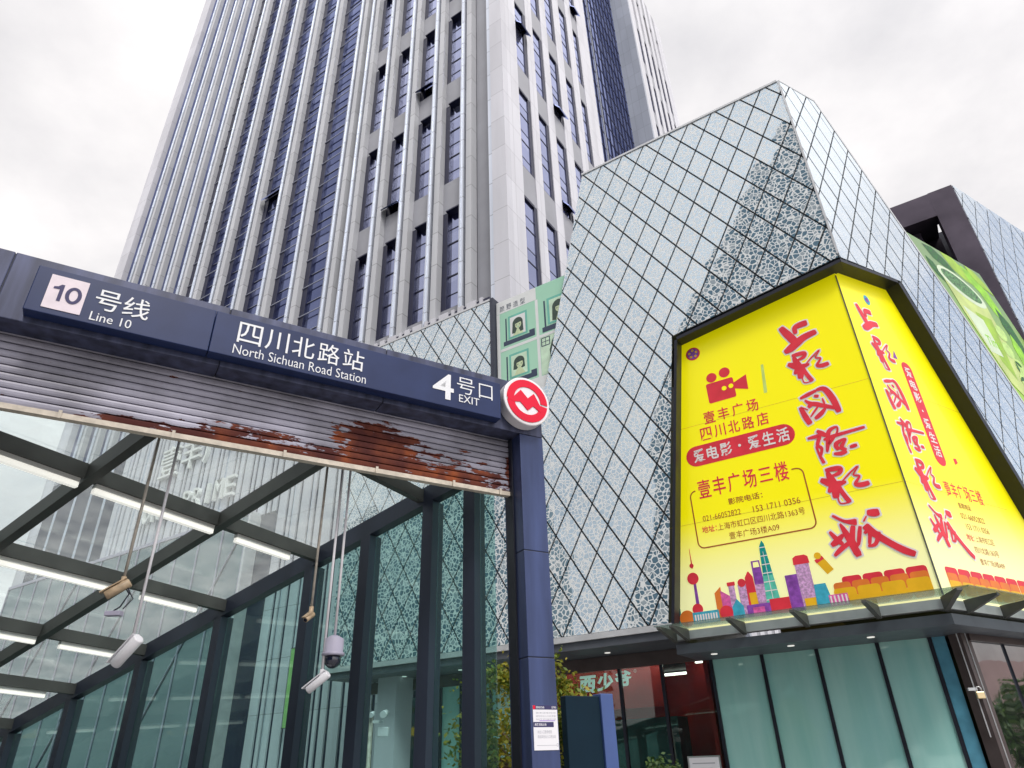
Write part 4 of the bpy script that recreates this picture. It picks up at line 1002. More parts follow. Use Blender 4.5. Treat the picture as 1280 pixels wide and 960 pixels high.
TB = empty('tea_banner', (.8334, 16.9796, 0), R(-32.25))
tag(TB, 'slanted green tea banner with a paper cup between the two mall blocks', 'banner')
q = [(4.0, 14.62), (8.25, 14.62), (9.3, 12.4), (9.3, 5.0), (9.0, 5.0)]
tm = lambda d: (lambda u, z: tuple(Vector((CX, 0, z))+SD*u+SN*(d-.04)))
m = MB(); m.prism(q, lambda p: tm(0)(*p), lambda p: tm(-.06)(*p)); m.build('sheet', MT['tea_banner'], TB)
TMs = [mat('tea_cup_cream', (.56, .68, .22), .45, var=.08, scale=2), mat('tea_cup_white', (.66, .78, .56), .45, var=.03), mat('tea_liquid', (.09, .22, .08), .5, var=.5, scale=14), mat('tea_leaf_light', (.28, .62, .03), .5, var=.12, scale=3), mat('tea_leaf_dark', (.02, .12, .02), .5, var=.3, scale=9), mat('tea_yellow', (.34, .55, .05), .5, var=.1, scale=2), mat('tea_cookie', (.50, .72, .22), .5, var=.08, scale=6), mat('tea_lime', (.36, .66, .06), .5, var=.03)]
b = MB()
def tp(pts, d, mi): 
    pts = clip_poly(pts if area(pts) > 0 else pts[::-1], q[::-1] if area(q) < 0 else q)
    if len(pts) > 2: poly(b, pts, tm, d, mi)
def blade(x, z, l, wd, a, d, mi):
    c, s = math.cos(R(a)), math.sin(R(a)); P_ = [(0, 0), (.3, .5), (.65, .42), (1, 0), (.65, -.42), (.3, -.5)]
    tp([(x+c*u*l-s*v*wd, z+s*u*l+c*v*wd) for u, v in P_], d, mi)
for i, (x, z, l, wd, a, mi) in enumerate([(5.0, 14.5, 1.6, .5, -20, 4), (6.0, 14.6, 1.9, .6, -25, 5), (7.0, 14.5, 1.8, .6, -40, 3), (7.6, 14.2, 1.9, .6, -58, 3), (8.2, 13.3, 2.0, .6, -65, 4), (8.4, 12.4, 1.6, .5, -80, 3), (4.9, 14.0, 1.0, .35, -50, 4), (7.3, 14.6, 1.5, .4, -30, 5)]): blade(x, z, l, wd, a, .003+.0006*i, mi)
tp([(5.35, 13.75), (5.9, 12.3), (6.9, 10.3), (7.5, 9.9), (8.1, 10.4), (7.8, 12.0), (7.6, 13.1)], .010, 0)
tp([(6.6, 12.6), (6.9, 11.0), (7.4, 10.5), (7.5, 12.6)], .0115, 5); tp([(5.95, 12.6), (6.9, 12.4), (7.15, 11.2), (6.5, 11.2)], .012, 1)
ell = lambda cx, cz, a, b2, t, n=24: [(cx+a*math.cos(2*math.pi*k/n)*math.cos(t)-b2*math.sin(2*math.pi*k/n)*math.sin(t), cz+a*math.cos(2*math.pi*k/n)*math.sin(t)+b2*math.sin(2*math.pi*k/n)*math.cos(t)) for k in range(n)]
tp(ell(6.45, 13.42, 1.18, .42, -.25), .013, 1); tp(ell(6.45, 13.45, .98, .30, -.25), .0145, 2)
for i, (x, z) in enumerate([(7.7, 11.6), (8.0, 11.1), (7.9, 10.6), (8.25, 10.9), (7.75, 12.2)]): tp(circ(x, z, .28, 14), .014+.0006*i, 6)
rnd = random.Random(3)
for i in range(40): blade(8.0+rnd.uniform(-.2, 1.2), 9.9+rnd.uniform(-.6, 1.3), .35, .12, rnd.uniform(0, 360), .018+.0002*i, 4 if i % 3 else 3)
tp([(6.9, 9.85), (9.3, 9.0), (9.3, 5.0), (9.0, 5.0)], .027, 7)
fit_text(b, 'Tims', (6.55, 7.25, 11.45, 11.8), tm(.0135), 3, .01)
fit_text(b, 'Tims', (7.85, 8.75, 8.35, 8.75), tm(.029), 1, .0)
b.build('printed_cup', TMs, TB)

# ------------------------------------------------------------------ metro entrance
ST = empty('metro_entrance', (.3077, 6.5928, 0), R(31.0))
tag(ST, 'metro station entrance canopy of navy steel and glass with rusty shutter', 'station entrance')
def seamed_col(name, x0, x1):
    o = None
    for a, b in ((0, 2.435), (2.442, 3.405), (3.412, 4.648)):
        MB().box(x0, x1, 0, .35, a, b).build(name, MT['column'], ST, .006)
seamed_col('column_panel', -.285, 0)
MB().box(-.28, -.005, .005, .345, 0, 4.64).build('column_core', MT['dark'], ST)
seamed_col('column_panel', -5.28, -5.0)
bm = MB()
for a, b in ((-5.3, -4.912), (-4.906, -3.29), (-3.284, -1.81), (-1.804, -.0)):
    m = MB(); m.ext_y([(a, 4.652), (b, 4.652), (b, 5.26), (a, 5.26)], 0, .5); m.build('fascia_panel', MT['navy2'], ST, .008)
MB().box(-5.29, -.01, .01, .49, 4.66, 5.25).build('fascia_core', MT['dark'], ST)
# shutter: rolled-up steel slats with peeling paint
def rust_mat():
    m = mat('peeling_shutter_paint', (.31, .30, .37), .5, .1, var=.22, scale=1.8)
    n = m.node_tree.nodes; l = m.node_tree.links; b = n['Principled BSDF']; src = b.inputs['Base Color'].links[0].from_socket
    co = n.new('ShaderNodeTexCoord'); mp_ = n.new('ShaderNodeMapping'); mp_.inputs['Scale'].default_value = (1.4, 1, 5.5); l.new(co.outputs['Object'], mp_.inputs[0])
    no = n.new('ShaderNodeTexNoise'); no.inputs['Scale'].default_value = 3.6; no.inputs['Detail'].default_value = 10; no.inputs['Roughness'].default_value = .66; l.new(mp_.outputs[0], no.inputs['Vector'])
    sx = n.new('ShaderNodeSeparateXYZ'); l.new(co.outputs['Object'], sx.inputs[0])
    def mm(op, a, c=None, cl=False):
        q_ = n.new('ShaderNodeMath'); q_.operation = op; q_.use_clamp = cl
        for i, v in ((0, a), (1, c)):
            if v is None: continue
            if isinstance(v, (int, float)): q_.inputs[i].default_value = v
            else: l.new(v, q_.inputs[i])
        return q_.outputs[0]
    def bump1(c, wd, zc, zw, amp):     # a worn zone around x=c, z=zc
        dx = mm('DIVIDE', mm('SUBTRACT', sx.outputs[0], c), wd); dz = mm('DIVIDE', mm('SUBTRACT', sx.outputs[2], zc), zw)
        return mm('MULTIPLY', mm('SUBTRACT', 1, mm('MINIMUM', mm('ADD', mm('MULTIPLY', dx, dx), mm('MULTIPLY', dz, dz)), 1)), amp)
    bias = None
    for a in ((-1.75, .6, 4.30, .33, .38), (-1.4, 1.6, 4.11, .17, .36), (-1.15, .9, 4.3, .18, .2), (-1.15, 1.1, 4.14, .2, .25), (-3.0, 1.5, 4.08, .1, .38), (-2.9, .7, 4.17, .11, .28), (-.6, .5, 4.17, .12, .26), (-.30, .06, 4.3, .4, .26)):
        q_ = bump1(*a); bias = q_ if bias is None else mm('MAXIMUM', bias, q_)
    edge = mm('ABSOLUTE', mm('SUBTRACT', mm('FRACT', mm('DIVIDE', mm('SUBTRACT', sx.outputs[2], 4.065), .0635)), .5))
    mask = mm('ADD', mm('ADD', no.outputs[0], bias), mm('MULTIPLY', mm('POWER', mm('MULTIPLY', edge, 2), 3), .07))
    r = n.new('ShaderNodeMapRange'); r.inputs[1].default_value = .70; r.inputs[2].default_value = .715; l.new(mask, r.inputs[0])
    rc_ = n.new('ShaderNodeValToRGB'); e = rc_.color_ramp.elements; e[0].position = .42; e[0].color = (.075, .012, .009, 1); e[1].position = .80; e[1].color = (.42, .10, .02, 1); e.new(.57).color = (.15, .032, .014, 1)
    n3 = n.new('ShaderNodeTexNoise'); n3.inputs['Scale'].default_value = 4; n3.inputs['Detail'].default_value = 6; l.new(co.outputs['Object'], n3.inputs['Vector']); l.new(n3.outputs[0], rc_.inputs[0])
    x = n.new('ShaderNodeMix'); x.data_type = 'RGBA'; l.new(r.outputs[0], x.inputs[0]); l.new(src, x.inputs[6]); l.new(rc_.outputs[0], x.inputs[7]); l.new(x.outputs[2], b.inputs['Base Color'])
    ro = mm('ADD', mm('MULTIPLY', r.outputs[0], .4), .42); l.new(ro, b.inputs['Roughness'])
    bp = n.new('ShaderNodeBump'); bp.inputs['Strength'].default_value = .6; bp.inputs['Distance'].default_value = .004; bp.invert = True; l.new(r.outputs[0], bp.inputs['Height']); l.new(bp.outputs[0], b.inputs['Normal'])
    return m
sh = MB(); prof = []
SH = .0635
for k in range(11):
    z = 4.065+k*SH
    prof += [(.247, z+.001), (.2235, z+.005), (.2195, z+.02), (.2185, z+.04), (.2205, z+.055), (.243, z+.0605)]
prof.append((.252, 4.065+11*SH))
n = len(prof)
v = [(-4.98, y, z) for y, z in prof]+[(-.303, y, z) for y, z in prof]
sh.add(v, [(i, i+n, i+n+1, i+1) for i in range(n-1)])
sh.build('roller_shutter', rust_mat(), ST)
br_ = MB(); br_.box(-4.98, -.303, .205, .268, 4.018, 4.062)
for x in (-.42, -.95, -1.75, -2.6, -3.5, -4.3): br_.box(x-.012, x+.012, .19, .204, 4.01, 4.075)
br_.build('shutter_rail', MT['beam_white'], ST)
MB().box(-.302, -.287, .16, .30, 0, 4.65).box(-4.995, -4.981, .16, .30, 0, 4.65).each('shutter_guide', MT['dark'], ST)
MB().box(-4.97, -.31, .30, .345, 4.10, 4.65).build('shutter_box', MT['dark'], ST)
# roof grid.  p runs back along the stair, w across to the left
RZ = Matrix.Rotation(-R(31.0), 4, 'Z')
E0 = Vector((-2.48, 8.33, 3.99)); PA = Vector((-.8410, .5410, -.2272)); PB = Vector((-.5410, -.8410, .065))
SP = Vector((.3077, 6.5928, 0))
def loc(v): return RZ @ (Vector(v)-SP)
def rp_(p, w_, up=0): v = E0+PA*p+PB*w_; v.z += up; return loc(v)
pstart = lambda w_: -2.80+.493*w_
GW = [0, 1.43, 2.87, 4.3]; GP = [-1.69+1.69*k for k in range(8)]
PEND = GP[-1]
for w_ in GW[1:3]:
    MB().bar(rp_(pstart(w_)+.25, w_, -.06), rp_(PEND, w_, -.06), .095, .16).build('roof_beam', MT['steel'], ST)
for w_ in (0, 4.3):
    MB().bar(rp_(pstart(w_)+.25, w_, -.07), rp_(PEND, w_, -.07), .13, .20).build('eave_beam', MT['navy'], ST)
for p in GP:
    for k in range(3):
        wa, wb_ = GW[k]+.057, GW[k+1]-.057
        if pstart(wa)+.2 > p: continue
        if pstart(wb_)+.2 > p: wb_ = (p-.2+2.80)/.493
        if wb_-wa < .2: continue
        MB().bar(rp_(p, wa, -.055), rp_(p, wb_, -.055), .085, .145).build('cross_beam', MT['steel'], ST)
# dark sheet in place of the unseen stair well, added to darken beam undersides
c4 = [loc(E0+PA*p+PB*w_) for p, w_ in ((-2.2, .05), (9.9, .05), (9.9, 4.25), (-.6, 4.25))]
MB().prism([(v.x, v.y) for v in c4], lambda p: (p[0], p[1], .004), lambda p: (p[0], p[1], .03)).build('stairwell_dark_sheet', mat('stairwell_dark_stand_in', (.045, .045, .05), .6, var=.1), ST)
# roof panes
for i, p in enumerate([-3.0]+GP):
    pn = ([-3.0]+GP)[i+1] if i+1 < len(GP)+1 else None
    if pn is None: break
    for k in range(3):
        w0, w1 = GW[k]+.01, GW[k+1]-.01
        qd = [(p+.01, w0), (pn-.01, w0), (pn-.01, w1), (p+.01, w1)]
        qd = clip(qd, 1, -.493, 2.80-.18)
        if len(qd) < 3: continue
        m = MB(); m.prism(qd, lambda r: rp_(r[0], r[1], .06), lambda r: rp_(r[0], r[1], .075)); m.build('roof_pane', MT['roofglass'], ST)
# dirt line at the lower edge of each pane
dm = MB()
for p in GP:
    for k in range(3):
        if False: dm.prism([(p-.10, GW[k]+.06), (p-.055, GW[k]+.06), (p-.055, GW[k+1]-.06), (p-.10, GW[k+1]-.06)], lambda r: rp_(r[0], r[1], .078), lambda r: rp_(r[0], r[1], .082))

# side walls
def roofz(p, w_): return (E0+PA*p+PB*w_).z-.17
MUL = [-2.38, -1.80, -.85, .09, 1.78, 3.47, 5.16, 6.85, 8.54, 10.1]
for side, w_ in ((0, -.03), (1, 4.33)):
    for p in MUL:
        if side and p < -.6: continue
        b0 = E0+PA*p+PB*w_; b0.z = 0; b1 = b0.copy(); b1.z = roofz(p, w_)+.01
        if p < -1.9: b1.z = 4.6
        MB().bar(loc(b0), loc(b1), .19, .15, up=loc(SP+PA)*1).build('mullion', MT['navy'], ST)
    ms = [p for p in ([-2.72]+MUL if not side else MUL) if not (side and p < -.6)]
    for a, b in zip(ms[:-1], ms[1:]):
        if side: pass
        a_, b_2 = a+.08, b-.08
        q4 = []
        for p, top in ((a_, 0), (b_2, 0), (b_2, 1), (a_, 1)):
            v_ = E0+PA*p+PB*w_; v_.z = (roofz(p, w_)-.0 if p > -1.9 else min(4.55, roofz(p, w_))) if top else 0.0; q4.append(v_)
        off = PB*.02; off.z = 0
        m = MB(); m.add([loc(v_) for v_ in q4]+[loc(v_-off) for v_ in q4], [(0,1,2,3),(7,6,5,4),(0,4,5,1),(1,5,6,2),(2,6,7,3),(3,7,4,0)])
        m.build('side_pane', MT['wallglass'], ST)
# back end
bw = MB(); v_ = [E0+PA*PEND+PB*k for k in (0, 4.3)]
bw.add([loc((v_[0].x, v_[0].y, 0)), loc((v_[1].x, v_[1].y, 0)), loc((v_[1].x, v_[1].y, v_[1].z-.2)), loc((v_[0].x, v_[0].y, v_[0].z-.2))], [(0, 1, 2, 3)])
bw.build('end_wall', MT['bgpale'], ST)
# bright strip lights under the cross beams: things of their own
def batten(p, w0, w1, label):
    o = empty('strip_light', tuple(E0+PA*p+PB*((w0+w1)/2)))
    tag(o, label, 'light', 'strip lights under the station roof beams')
    c = E0+PA*p+PB*((w0+w1)/2); dn = Vector((0, 0, -.19)); sh_ = PA*.0
    a = PB*(w0-(w0+w1)/2)+dn; b = PB*(w1-(w0+w1)/2)+dn
    MB().bar(a+Vector((0, 0, .045)), b+Vector((0, 0, .045)), .07, .04).build('housing', MT['white'], o)
    MB().bar(a, b, .055, .045).build('diffuser', MT['tubelight'], o)
ROWN = {0: 'first', 1: 'second', 2: 'third', 3: 'fourth', 4: 'fifth'}
for r_i, p in enumerate([0, 1.69, 3.38, 5.07, 6.76]):
    for c_i, (w0, w1) in enumerate(((.45, 1.2), (1.5, 2.8), (2.95, 4.2))):
        pos = ['nearest the glass wall', 'in the middle bay', 'in the leftmost bay'][c_i]
        batten(p+.02, w0, w1, f'white strip light {pos}, under the {ROWN[r_i]} cross beam from the shutter')

# sign board
SG = empty('station_sign', (.3077, 6.5928, 0), R(31.0))
tag(SG, 'long blue station sign with white Chinese and English lettering on the fascia', 'sign')
MB().box(-4.712, -3.405, -.12, -.002, 4.702, 5.118).box(-3.400, -.575, -.12, -.002, 4.702, 5.118).build('board', MT['sign'], SG, .006)
MB().box(-4.61, -4.352, -.126, -.121, 4.752, 5.062).build('number_tile', MT['pinkwhite'], SG)
s = MB(); gm = lambda u, z: (u, -.1255, z)
g2 = lambda u, z: (u, -.129, z)
s.add([g2(*p) for p in [(-4.530, 4.83), (-4.505, 4.83), (-4.505, 4.985), (-4.525, 4.985), (-4.545, 4.962), (-4.572, 4.955), (-4.572, 4.935), (-4.530, 4.938)]], [list(range(8))], 1)
o_ = [(-4.43+.055*math.cos(2*math.pi*k/28), 4.9075+.0785*math.sin(2*math.pi*k/28)) for k in range(28)]; i_ = [(-4.43+.028*math.cos(2*math.pi*k/28), 4.9075+.053*math.sin(2*math.pi*k/28)) for k in range(28)]
s.add([g2(*p) for p in o_+i_], [(k, (k+1) % 28, 28+(k+1) % 28, 28+k) for k in range(28)], 1)
s.build('number_lettering', [MT['offwhite'], MT['ink']], SG); s = MB()
fit_text(s, '号', (-4.285, -4.105, 4.845, 5.035), gm, 0, .004); fit_text(s, '线', (-4.085, -3.895, 4.845, 5.035), gm, 0, .004)
fit_text(s, 'Line 10', (-4.285, -3.995, 4.735, 4.815), gm, 0, .0)
s.build('line_lettering', [MT['offwhite'], MT['ink']], SG); s = MB()
for i, c in enumerate('四川北路站'): fit_text(s, c, (-3.20+i*.234, -3.0+i*.234, 4.855, 5.065), gm, 0, .002)
fit_text(s, 'North Sichuan Road Station', (-3.215, -2.03, 4.735, 4.83), gm, 0, -.004)
s.build('name_lettering', [MT['offwhite'], MT['ink']], SG); s = MB()
fit_text(s, '4', (-1.35, -1.12, 4.775, 5.065), gm, 0, .012)
fit_text(s, '号', (-1.085, -.885, 4.885, 5.07), gm, 0, -.004); fit_text(s, '口', (-.835, -.675, 4.885, 5.055), gm, 0, -.004)
fit_text(s, 'EXIT', (-1.06, -.83, 4.785, 4.868), gm, 0, .0)
s.build('exit_lettering', [MT['offwhite'], MT['ink']], SG)

# metro roundel
LG = empty('metro_roundel', (.3077, 6.5928, 0), R(31.0))
tag(LG, 'round red and white metro emblem on the corner of the fascia', 'emblem')
cx, cz, rr_ = -.262, 4.975, .285
d = MB(); d.prism(circ(cx, cz, rr_, 48), lambda p: (p[0], -.14, p[1]), lambda p: (p[0], -.002, p[1])); d.build('disc', MT['metrowhite'], LG, .012)
e = MB()
def ring(r0, r1, a0, a1, n=30):
    o = [(cx+r1*math.cos(R(a0+(a1-a0)*k/n)), cz+r1*math.sin(R(a0+(a1-a0)*k/n))) for k in range(n+1)]
    i_ = [(cx+r0*math.cos(R(a0+(a1-a0)*k/n)), cz+r0*math.sin(R(a0+(a1-a0)*k/n))) for k in range(n+1)]
    return o, i_
def ring_add(r0, r1, a0, a1, d_):
    o, i_ = ring(r0, r1, a0, a1); n = len(o)
    e.prism  # flat raised band
    v = [(p[0], -.140-d_, p[1]) for p in o+i_]+[(p[0], -.1405, p[1]) for p in o+i_]
    f = [(k, k+1, n+k+1, n+k) for k in range(n-1)]+[(k, k+2*n, k+1+2*n, k+1) for k in range(n-1)]+[(n+k+1, n+k+1+2*n, n+k+2*n, n+k) for k in range(n-1)]
    e.add(v, f)
ring_add(.165, .25, -2, 182, .008); ring_add(.165, .25, 188, 352, .008)
zz = [(-.245, .005), (-.165, .005), (-.085, .125), (0, .015), (.075, .115), (.165, -.045), (.235, -.045), (.235, -.075), (.15, -.075), (.10, -.13), (.075, -.09), (0, -.165), (-.085, -.045), (-.11, -.065), (-.165, -.035), (-.245, -.035)]
mz = [(-.17, .0), (-.085, .12), (-.0, .02), (.08, .115), (.17, -.03), (.165, -.125), (.085, -.035), (.0, -.125), (-.085, -.03), (-.17, -.07)]
def strip(top, bot, d_):
    n = len(top); v = [(cx+p[0], -.140-d_, cz+p[1]) for p in top+bot]+[(cx+p[0], -.1405, cz+p[1]) for p in top+bot]
    e.add(v, [(k, k+1, n+k+1, n+k) for k in range(n-1)]+[(k, k+2*n, k+1+2*n, k+1) for k in range(n-1)]+[(n+k+1, n+k+1+2*n, n+k+2*n, n+k) for k in range(n-1)])
strip([(-.246, .03), (-.165, .02), (-.08, .115), (.005, .03), (.085, .105), (.165, -.04)], [(-.244, -.03), (-.165, -.045), (-.09, -.03), (.0, -.115), (.07, -.05), (.165, -.11)], .0095)
e.build('red_band', MT['metrored'], LG)

# notice on the column
NT = empty('paper_notice', (.3077, 6.5928, 0), R(31.0))
tag(NT, 'white printed passenger notice stuck low on the blue column', 'notice')
MB().box(-.262, .0-.012, -.006, -.001, 1.70, 2.045).build('sheet', MT['paper'], NT)
s = MB(); nm = lambda d_: (lambda u, z: (u, -.006-d_, z))
poly(s, [(-.262, 2.012), (-.012, 2.012), (-.012, 2.045), (-.262, 2.045)], nm, .0006, 0); poly(s, [(-.262, 1.875), (-.055, 1.875), (-.055, 1.915), (-.262, 1.915)], nm, .0006, 0)
poly(s, [(-.262, 2.014), (-.238, 2.014), (-.238, 2.044), (-.262, 2.044)], nm, .0010, 3)
fit_text(s, '服务热线', (-.23, -.145, 2.02, 2.038), nm(.0012), 4, .01); fit_text(s, '温馨提示', (-.07, -.02, 2.02, 2.038), nm(.0012), 4, .01)
fit_text(s, '乘客须知公告', (-.25, -.13, 1.885, 1.905), nm(.0012), 4, .01)
rn = random.Random(5)
for k, z in enumerate((1.985, 1.96, 1.935)): fit_text(s, ['首末班车时间', '请勿在出入口处停留', '站厅开放时间'][k], (-.235, -.03, z-.006, z+.008), nm(.0006), 1, 0)
poly(s, [(-.20, 1.921), (-.04, 1.921), (-.04, 1.929), (-.20, 1.929)], nm, .0006, 2)
fit_text(s, '本出入口暂停使用', (-.225, -.08, 1.825, 1.852), nm(.0006), 1, .0); fit_text(s, '请由其他出入口进出站', (-.225, -.04, 1.79, 1.815), nm(.0006), 1, .0)
poly(s, [(-.235, 1.735), (-.03, 1.735), (-.03, 1.738), (-.235, 1.738)], nm, .0006, 1); outline(s, [(-.032, 1.728), (-.018, 1.728), (-.018, 1.748), (-.032, 1.748)], .003, nm, .0008, 1)
s.build('print', [MT['ink'], MT['inkgrey'], MT['purpleink'], MT['metrored'], MT['paper']], NT)

# ------------------------------------------------------------------ cameras hanging from the roof
def bullet(name, base, top, aim, case, polemat, label, length=.26, r=.045):
    length *= .78; r *= .78
    o = empty(name, base); tag(o, label, 'camera', 'cameras hanging inside the station')
    bz = Vector(base); tp_ = Vector((0, 0, top-base[2]))
    MB().tube([(0, 0, .0), tp_], .012, 10).build('pole', polemat, o)
    MB().tube([tp_-Vector((0, 0, .03)), tp_], .05, 14).build('ceiling_flange', polemat, o)
    a = Vector(aim).normalized(); c = Vector((0, 0, -.05))
    MB().tube([(0, 0, .03), (0, 0, -.01), c+a*.04], .02, 10).build('arm', case, o)
    h = MB(); h.tube([c-a*length*.35, c-a*length*.32, c+a*length*.62, c+a*length*.65], [r*.8, r, r, r*.9], 16); h.build('body', case, o)
    up = Vector((0, 0, 1)); sd_ = a.cross(up).normalized(); u2 = sd_.cross(a)
    m = MB(); m.bar(c-a*length*.3+u2*(r+.008), c+a*length*.78+u2*(r+.008), r*1.5, .008, up=u2); m.build('sun_shield', case, o)
    MB().tube([c+a*length*.652, c+a*length*.665], r*.75, 14).build('lens', MT['blackdome'], o)
    return o
bullet('bullet_camera', (-2.99, 5.43, 2.52), 4.35, (-.8, .35, -.75), MT['camwhite'], MT['pipewhite'], 'white bullet camera on the long white pole at left', .34, .055)
bullet('bullet_camera', (-1.71, 6.20, 2.33), 4.35, (-.85, .2, -.6), MT['camwhite'], MT['pipewhite'], 'white bullet camera below and left of the dark dome', .28, .042)
bullet('bullet_camera', (-1.84, 6.12, 2.84), 4.35, (-.3, -.75, -.55), MT['camtan'], MT['pipe'], 'weathered tan camera on a thin pipe above the dome camera', .15, .03)
o = bullet('bullet_camera', (-3.13, 5.35, 2.96), 4.35, (-.75, -.2, -.55), MT['camtan'], MT['pipe'], 'weathered brown camera beside the long white pole, cables hanging', .24, .045)
MB().tube([(0, 0, -.02), (.06, .02, -.1), (.02, .01, -.2), (-.03, 0, -.24)], .006, 6).tube([(.03, 0, -.03), (.1, .02, -.14), (.05, 0, -.22)], .005, 6).build('cable', MT['dark'], o)
MB().box(-.07, .05, -.03, .03, -.27, -.235).build('junction_box', MT['camgrey'], o, .004)
DC = empty('dome_camera', (-1.64, 6.24, 2.37)); tag(DC, 'dark dome camera under a grey collar on a white pole', 'camera', 'cameras hanging inside the station')
MB().tube([(0, 0, .24), (0, 0, 1.95)], .012, 10).build('pole', MT['pipewhite'], DC)
MB().tube([(0, 0, .10), (0, 0, .105), (0, 0, .125), (0, 0, .13), (0, 0, .24), (0, 0, .27)], [.09, .098, .098, .083, .083, .03], 24).build('collar', MT['camgrey'], DC)
MB().sphere((0, 0, .07), .072, 24, 14).build('dome', MT['blackdome'], DC)

# ------------------------------------------------------------------ shop lettering, street furniture
SL = empty('shop_lettering', (.8334, 16.9796, 0), R(-32.25))
tag(SL, 'pale green brush style shop name glowing behind the shop glass', 'lettering')
s = MB()
for i, c in enumerate('西少爷'):
    x = -.38+i*.49; fit_text(s, c, (x, x+.44, 3.10+.02*i, 3.50+.02*i), lambda u, z: (u+(z-2.7)*.12, 1.64, z), 0, .035)
    fit_text(s, c, (x, x+.44, 3.10+.02*i, 3.50+.02*i), lambda u, z: (u+(z-2.7)*.12, 1.66, z), 0, .035)
outline(s, circ(1.24, 3.50, .03, 12), .008, lambda d_: (lambda u, z: (u, 1.64-d_, z)), 0, 0)
s.build('characters', MT['shopsign'], SL)

KT = empty('information_totem', (.86, 9.45, 0), R(31)); tag(KT, 'dark information totem with a blue edge in front of the shop', 'totem')
MB().box(-.42, .10, -.06, .06, 0, 2.33).build('dark_panel', MT['totem_dark'], KT, .01)
MB().box(.103, .30, -.09, .09, 0, 2.36).build('blue_edge', MT['totem_blue'], KT, .01)
MB().box(-.46, .34, -.14, .14, 0, .08).build('plinth', MT['steel'], KT)

CP = empty('camera_pole', (-2.60, 12.75, 0)); tag(CP, 'slim grey pole with white cameras standing outside the glass wall', 'pole')
MB().tube([(0, 0, 0), (0, 0, 2.42)], .045, 14).build('pole', MT['pipe'], CP)
MB().box(-.18, .22, -.02, .02, 2.28, 2.33).build('crossarm', MT['camwhite'], CP)
for x, l in ((-.15, .16), (.02, .12), (.24, .2)):
    MB().tube([(x, .06, 2.44), (x, -l, 2.40)], .055 if x > .1 else .04, 12).build('camera_head', MT['camwhite'], CP)
MB().box(.14, .32, -.06, .02, 2.08, 2.22).build('lamp_box', MT['camwhite'], CP, .008)

PL = empty('padlock', tuple(Matrix.Translation((.8334, 16.9796, 0)) @ Matrix.Rotation(R(-32.25), 4, 'Z') @ Vector((8.16, 1.20, 2.42))), R(-10))
tag(PL, 'brass padlock on a hasp on the brown corner post', 'padlock')
MB().box(-.07, .07, -.03, .03, -.02, .10).build('body', MT['brass'], PL, .012)
MB().tube([(-.04, 0, .10), (-.04, 0, .15), (-.02, 0, .18), (.02, 0, .18), (.04, 0, .15), (.04, 0, .10)], .012, 8).build('shackle', MT['steelbright'], PL)
MB().box(-.17, -.02, -.005, .05, .12, .17).build('hasp', MT['trim'], PL)

ms = Matrix.Translation((.8334, 16.9796, 0)) @ Matrix.Rotation(R(-32.25), 4, 'Z')
NB = empty('notice_board', tuple(ms @ Vector((2.75, 1.30, 0))), R(-32.25)); tag(NB, 'small white notice board standing at the foot of the frosted shop glass', 'board')
MB().box(-.33, .33, -.02, .02, 1.0, 1.62).build('panel', MT['paper'], NB, .005)
MB().box(-.345, .345, -.018, .018, 1.622, 1.65).box(-.36, -.332, -.02, .02, 0, 1.65).box(.332, .36, -.02, .02, 0, 1.65).build('frame', MT['steelbright'], NB)
fit = MB()
for k in range(4): poly(fit, [(-.26, 1.50-k*.1), (.24-.07*(k % 2), 1.50-k*.1), (.24-.07*(k % 2), 1.52-k*.1), (-.26, 1.52-k*.1)], lambda d_: (lambda u, z: (u, -.021-d_, z)), .002, 0)
fit.build('print', MT['inkgrey'], NB)

# hanging strip banners on the tower foot and beside the far wall
def strip_banner(name, x, z0, z1, wd, matl, label):
    o = empty(name, tuple(Matrix.Translation((.071, 27.0, 0)) @ Matrix.Rotation(R(-32.75), 4, 'Z') @ Vector((x, -.35, z0))), R(-32.75))
    tag(o, label, 'banner'); h = z1-z0
    MB().box(-wd/2, wd/2, -.012, .012, .03, h-.03).build('cloth', matl, o)
    MB().box(-wd/2-.03, wd/2+.03, -.025, .025, 0, .03).box(-wd/2-.03, wd/2+.03, -.025, .025, h-.03, h).build('rail', MT['steel'], o)
    MB().bar((0, .02, h-.015), (0, .34, h-.015), .04, .03).build('bracket', MT['steel'], o)
GS = mat('green_banner_cloth', (.30, .55, .18), .6, var=.05); YS = mat('pale_yellow_banner_cloth', (.78, .74, .42), .6, var=.05)
strip_banner('strip_banner', -12.5, 3.3, 6.7, .42, GS, 'green vertical strip banner beside the dome camera')
strip_banner('strip_banner', -11.9, 3.3, 6.8, .42, YS, 'pale yellow vertical strip banner next to the green strip')
strip_banner('strip_banner', -44.3, 3.6, 8.6, 1.3, YS, 'pale yellow vertical banner low at the far left')

